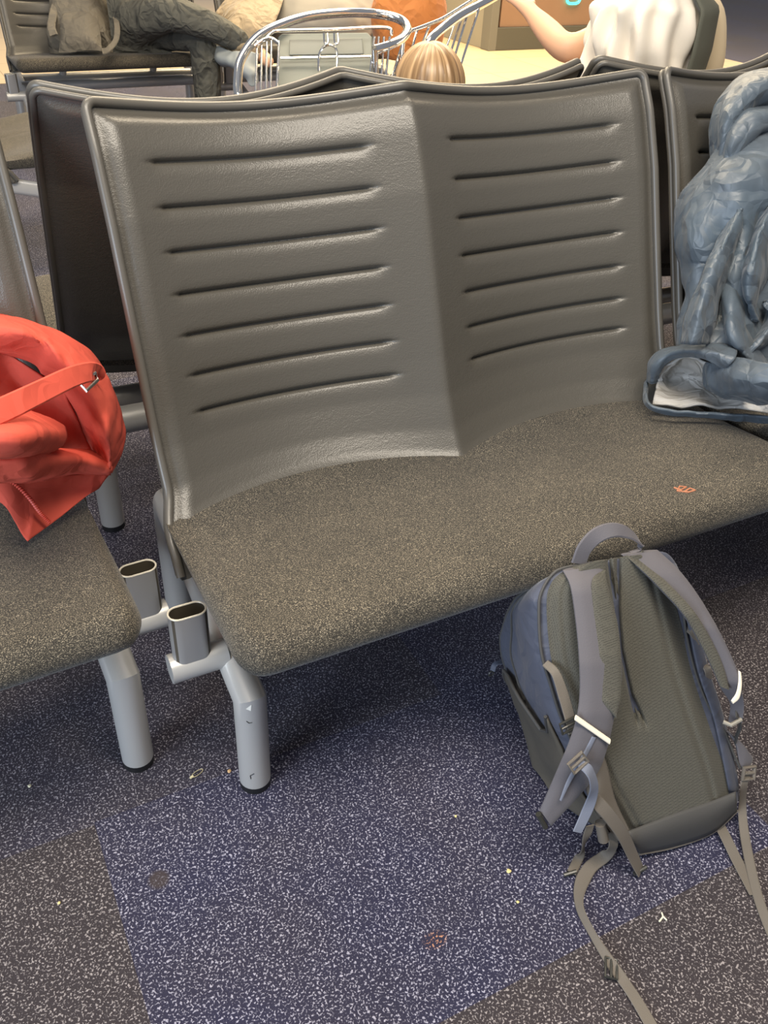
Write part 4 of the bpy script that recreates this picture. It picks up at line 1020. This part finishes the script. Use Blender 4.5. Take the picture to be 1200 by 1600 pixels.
lk = (hx+.24, hy-.38, .52); fg.chain(pel, [((hx+.12, hy-.18, .54), .085), (lk, .062), ((hx+.24, hy-.36, .30), .050), ((hx+.235, hy-.36, .09), .036), ((hx+.235, hy-.50, .05), .034)])
fg.chain(pel, [((hx-.02, hy-.20, .60), .085), ((hx+.10, hy-.40, .66), .065), ((hx+.34, hy-.46, .56), .050), ((hx+.50, hy-.47, .48), .036), ((hx+.52, hy-.60, .44), .033)])
fg.build('body', SKIN, fp); head_mesh((hx, hy+.08, 1.30), .098, (.1, -1, -.1), SKIN, fp)
tr = Fig(); a = tr.add((hx, hy, .55), .15)
tr.chain(a, [((hx+.12, hy-.18, .55), .10), ((hx+.24, hy-.37, .53), .085), ((hx+.245, hy-.37, .34), .078), ((hx+.24, hy-.36, .12), .070)])
tr.chain(a, [((hx-.04, hy-.20, .60), .11), ((hx+.08, hy-.40, .66), .088), ((hx+.30, hy-.46, .585), .070), ((hx+.46, hy-.47, .50), .055)])
tr.build('trousers', TROU, fp)
sl = Fig(); a = sl.add((hx, hy+.03, .60), .145); a = sl.chain(a, [((hx, hy+.07, .78), .135), ((hx, hy+.10, .96), .145)])
for sx in (-1, 1): sl.chain(a, [((hx+sx*.19, hy+.07, .99), .066), ((hx+sx*.225, hy-.04, .79), .052), ((hx+sx*.11, hy-.17, .80), .042)])
sl.build('shirt', mat('khaki_shirt', (.16, .145, .105), .85, bump=(40, .3, .005)), fp)
mb = MB(); mb.grid([[Vector((hx+math.sin(a)*math.sin(t)*.10, hy+.09+math.cos(a)*math.sin(t)*.12, 1.315+math.cos(t)*.128)) for a in [k*math.pi/16 for k in range(32)]] for t in np.linspace(.01, math.pi*.55, 14)], cu=True)
mb.build('hair', mat('brown_hair', (.05, .03, .018), .5), fp)

# --- coats, bag and orange garment on the far seats
def dcl(name, rows, m, par, **k): return cloth(name, [[at_d(*p) for p in r] for r in rows], m, par, **k)
ct_ = empty('coat'); tag(ct_, 'tan coat with pale grey lining hanging off the far seat beside the crossed legs', 'coat')
TAN = mat('tan_cloth', (.30, .23, .14), .7, sheen=.2); GREYL = mat('grey_lining', (.28, .31, .32), .6)
dcl('shell', [[(362, -30, 4.9), (400, -30, 4.8), (450, -30, 4.85)], [(350, 0, 4.8), (385, 10, 4.62), (440, 10, 4.7)], [(338, 35, 4.75), (372, 42, 4.50), (425, 45, 4.6)], [(328, 62, 4.72), (368, 66, 4.50), (410, 70, 4.55)], [(332, 80, 4.72), (368, 84, 4.55), (405, 84, 4.56)]], TAN, ct_, nu=36, sub=8, wr=.022, sc=7, seed=31)
dcl('lining', [[(326, 66, 4.66), (345, 74, 4.55), (372, 82, 4.48), (405, 84, 4.5)], [(324, 88, 4.66), (346, 94, 4.52), (372, 98, 4.46), (402, 98, 4.5)], [(340, 96, 4.68), (362, 102, 4.56), (388, 118, 4.46), (402, 112, 4.5)], [(372, 104, 4.66), (384, 120, 4.5), (392, 134, 4.5), (402, 128, 4.52)]], GREYL, ct_, nu=36, sub=8, wr=.016, sc=12, seed=32)
cg = empty('coat'); tag(cg, 'grey garment bundled on the far seat above the trolley hoop', 'coat')
dcl('shell', [[(395, -30, 5.1), (450, -30, 4.9), (520, -30, 4.95), (600, -30, 5.1)], [(400, 0, 4.95), (450, 5, 4.75), (520, 5, 4.78), (592, 0, 4.95)], [(405, 30, 4.9), (450, 38, 4.70), (520, 36, 4.74), (588, 26, 4.9)], [(412, 62, 4.9), (450, 66, 4.78), (520, 64, 4.8), (580, 56, 4.9)]], mat('warm_grey_cloth', (.27, .25, .21), .75), cg, nu=44, sub=8, wr=.025, sc=6, seed=33)
og = empty('orange_garment'); tag(og, 'rounded orange garment bundle on the far seat between the two trolleys', 'garment')
ORG = mat('orange_cloth', (.62, .22, .055), .75, sheen=.2)
mb = MB(); c0 = at_d(640, 32, 4.7); rows = []
for i in range(25):
    t = math.pi*i/24; rows.append([c0+Vector((math.sin(t)*math.sin(a)*.20*(1+.10*noise.noise(Vector((math.sin(a), t, 1))*1.5)), math.sin(t)*math.cos(a)*.17, math.cos(t)*.27)) for a in [k*math.pi/18 for k in range(36)]])
mb.grid(rows, cu=True)
for v in mb.V:
    d_ = noise.voronoi(v*6)[0]; v += (v-c0)*(.10*(.4-min(d_[1]-d_[0], .8))); v.z = max(v.z, .455)
mb.build('bundle', ORG, og)
bb = empty('bag'); tag(bb, 'grey brown rucksack propped against the far backrest left of the seated person', 'bag')
BAGM = mat('taupe_canvas', (.17, .15, .115), .8, bump=(50, .3, .004))
def rbox(P4, depth, m, name, par, puff=.03, n=14):
    A, B_, C_, D_ = [Vector(p) for p in P4]; nn = (B_-A).cross(D_-A).normalized(); nn = nn if nn.dot(CAM-A) > 0 else -nn; rows = []
    fr = []; 
    for i in range(n+1):
        row = []
        for j in range(n+1):
            s_, t_ = j/n, i/n; p = A.lerp(B_, s_).lerp(D_.lerp(C_, s_), t_); e = min(s_, 1-s_, t_, 1-t_)
            row.append(p+nn*(depth*min(1, (e*6))**.5+puff*math.sin(math.pi*s_)*math.sin(math.pi*t_)+.012*noise.noise(p*12)))
        fr.append(row)
    mb = MB(); b = mb.grid(fr); k = n+1; base = len(mb.V)
    mb.grid([[p-nn*0 for p in [A.lerp(B_, j/n).lerp(D_.lerp(C_, j/n), i/n) for j in range(k)]] for i in range(k)])
    return mb.build(name, m, par)
rbox([at_d(78, 84, 4.66), at_d(182, 82, 4.60), at_d(168, -30, 4.78), at_d(92, -30, 4.84)], .14, BAGM, 'body', bb)
rbox([at_d(92, 82, 4.50), at_d(160, 80, 4.46), at_d(152, 22, 4.52), at_d(98, 24, 4.56)], .04, BAGM, 'front_pocket', bb)
mb = MB(); ribbon(mb, dpts([(170, -5, 4.60), (182, 35, 4.48), (181, 62, 4.44), (168, 78, 4.42), (160, 80, 4.42)]), .03, .006, -FW); mb.build('strap', BAGM, bb)
mb = MB(); ribbon(mb, dpts([(96, -20, 4.66), (86, 10, 4.56), (80, 40, 4.50), (84, 56, 4.48)]), .045, .012, -FW); mb.build('strap', BAGM, bb)

# ------------------------------------------------------------------ wood clad partition with dark plinth at the far right
WOOD = mat('wood_laminate', (.27, .165, .105), .45, var=(3, (.24, .145, .09), .2)); PLINTH = mat('dark_plinth', (.085, .082, .065), .5); POST = mat('grey_post', (.16, .155, .13), .5)
CREAMW = mat('cream_wall', (.80, .68, .45), .6)
def wbox(name, x0, x1, y0, y1, z0, z1, m, par): mb = MB(); mb.box(((x0+x1)/2, (y0+y1)/2, (z0+z1)/2), (x1-x0, y1-y0, z1-z0)); o = mb.build(name, m, par, smooth=False, bevel=.004); return o
pw = empty('partition'); tag(pw, 'wood clad partition with a dark plinth and grey edge post, far upper right', 'partition')
wbox('wood_panel', 4.31, 5.42, 6.38, 6.46, .19, 2.4, WOOD, pw); wbox('plinth', 4.28, 5.42, 6.36, 6.47, .005, .19, PLINTH, pw)
wbox('edge_post', 4.20, 4.28, 6.36, 6.50, .005, 2.4, POST, pw); wbox('edge_post', 5.42, 5.50, 6.36, 6.50, .005, 2.4, POST, pw)
wbox('side_panel', 4.22, 4.30, 6.50, 7.9, .005, 2.4, mat('grey_side_panel', (.30, .28, .22), .5), pw)
wbox('wall_far_right', 5.50, 6.30, 6.42, 6.52, .005, 2.6, CREAMW, None)['kind'] = 'structure'
ng = mat('neon_teal', (.02, .5, .42), .4, emit=((.05, .9, .72), 3.0)); mb = MB(); c = at_y(897, -6, 6.365)
mb.tube([c+Vector((.075*math.copysign(abs(math.cos(a))**.6, math.cos(a)), 0, .06*math.copysign(abs(math.sin(a))**.6, math.sin(a)))) for a in [k*math.pi/16 for k in range(33)]], .011, 8, caps=False)
sg = mb.build('neon_sign', ng); tag(sg, 'small glowing teal rounded sign on the wood clad partition', 'sign')

for m_, a_ in ((TROU, (7, 17, .02, .8)), (TAN, (6, 14, .02, .6)), (ORG, (5, 12, .02, .5)), (MATS['khaki_shirt'], (7, 17, .02, .8)), (SLATE, (9, 24, .006, .45)), (BAGM, (7, 16, .015, .6))): crumple(m_, *a_)
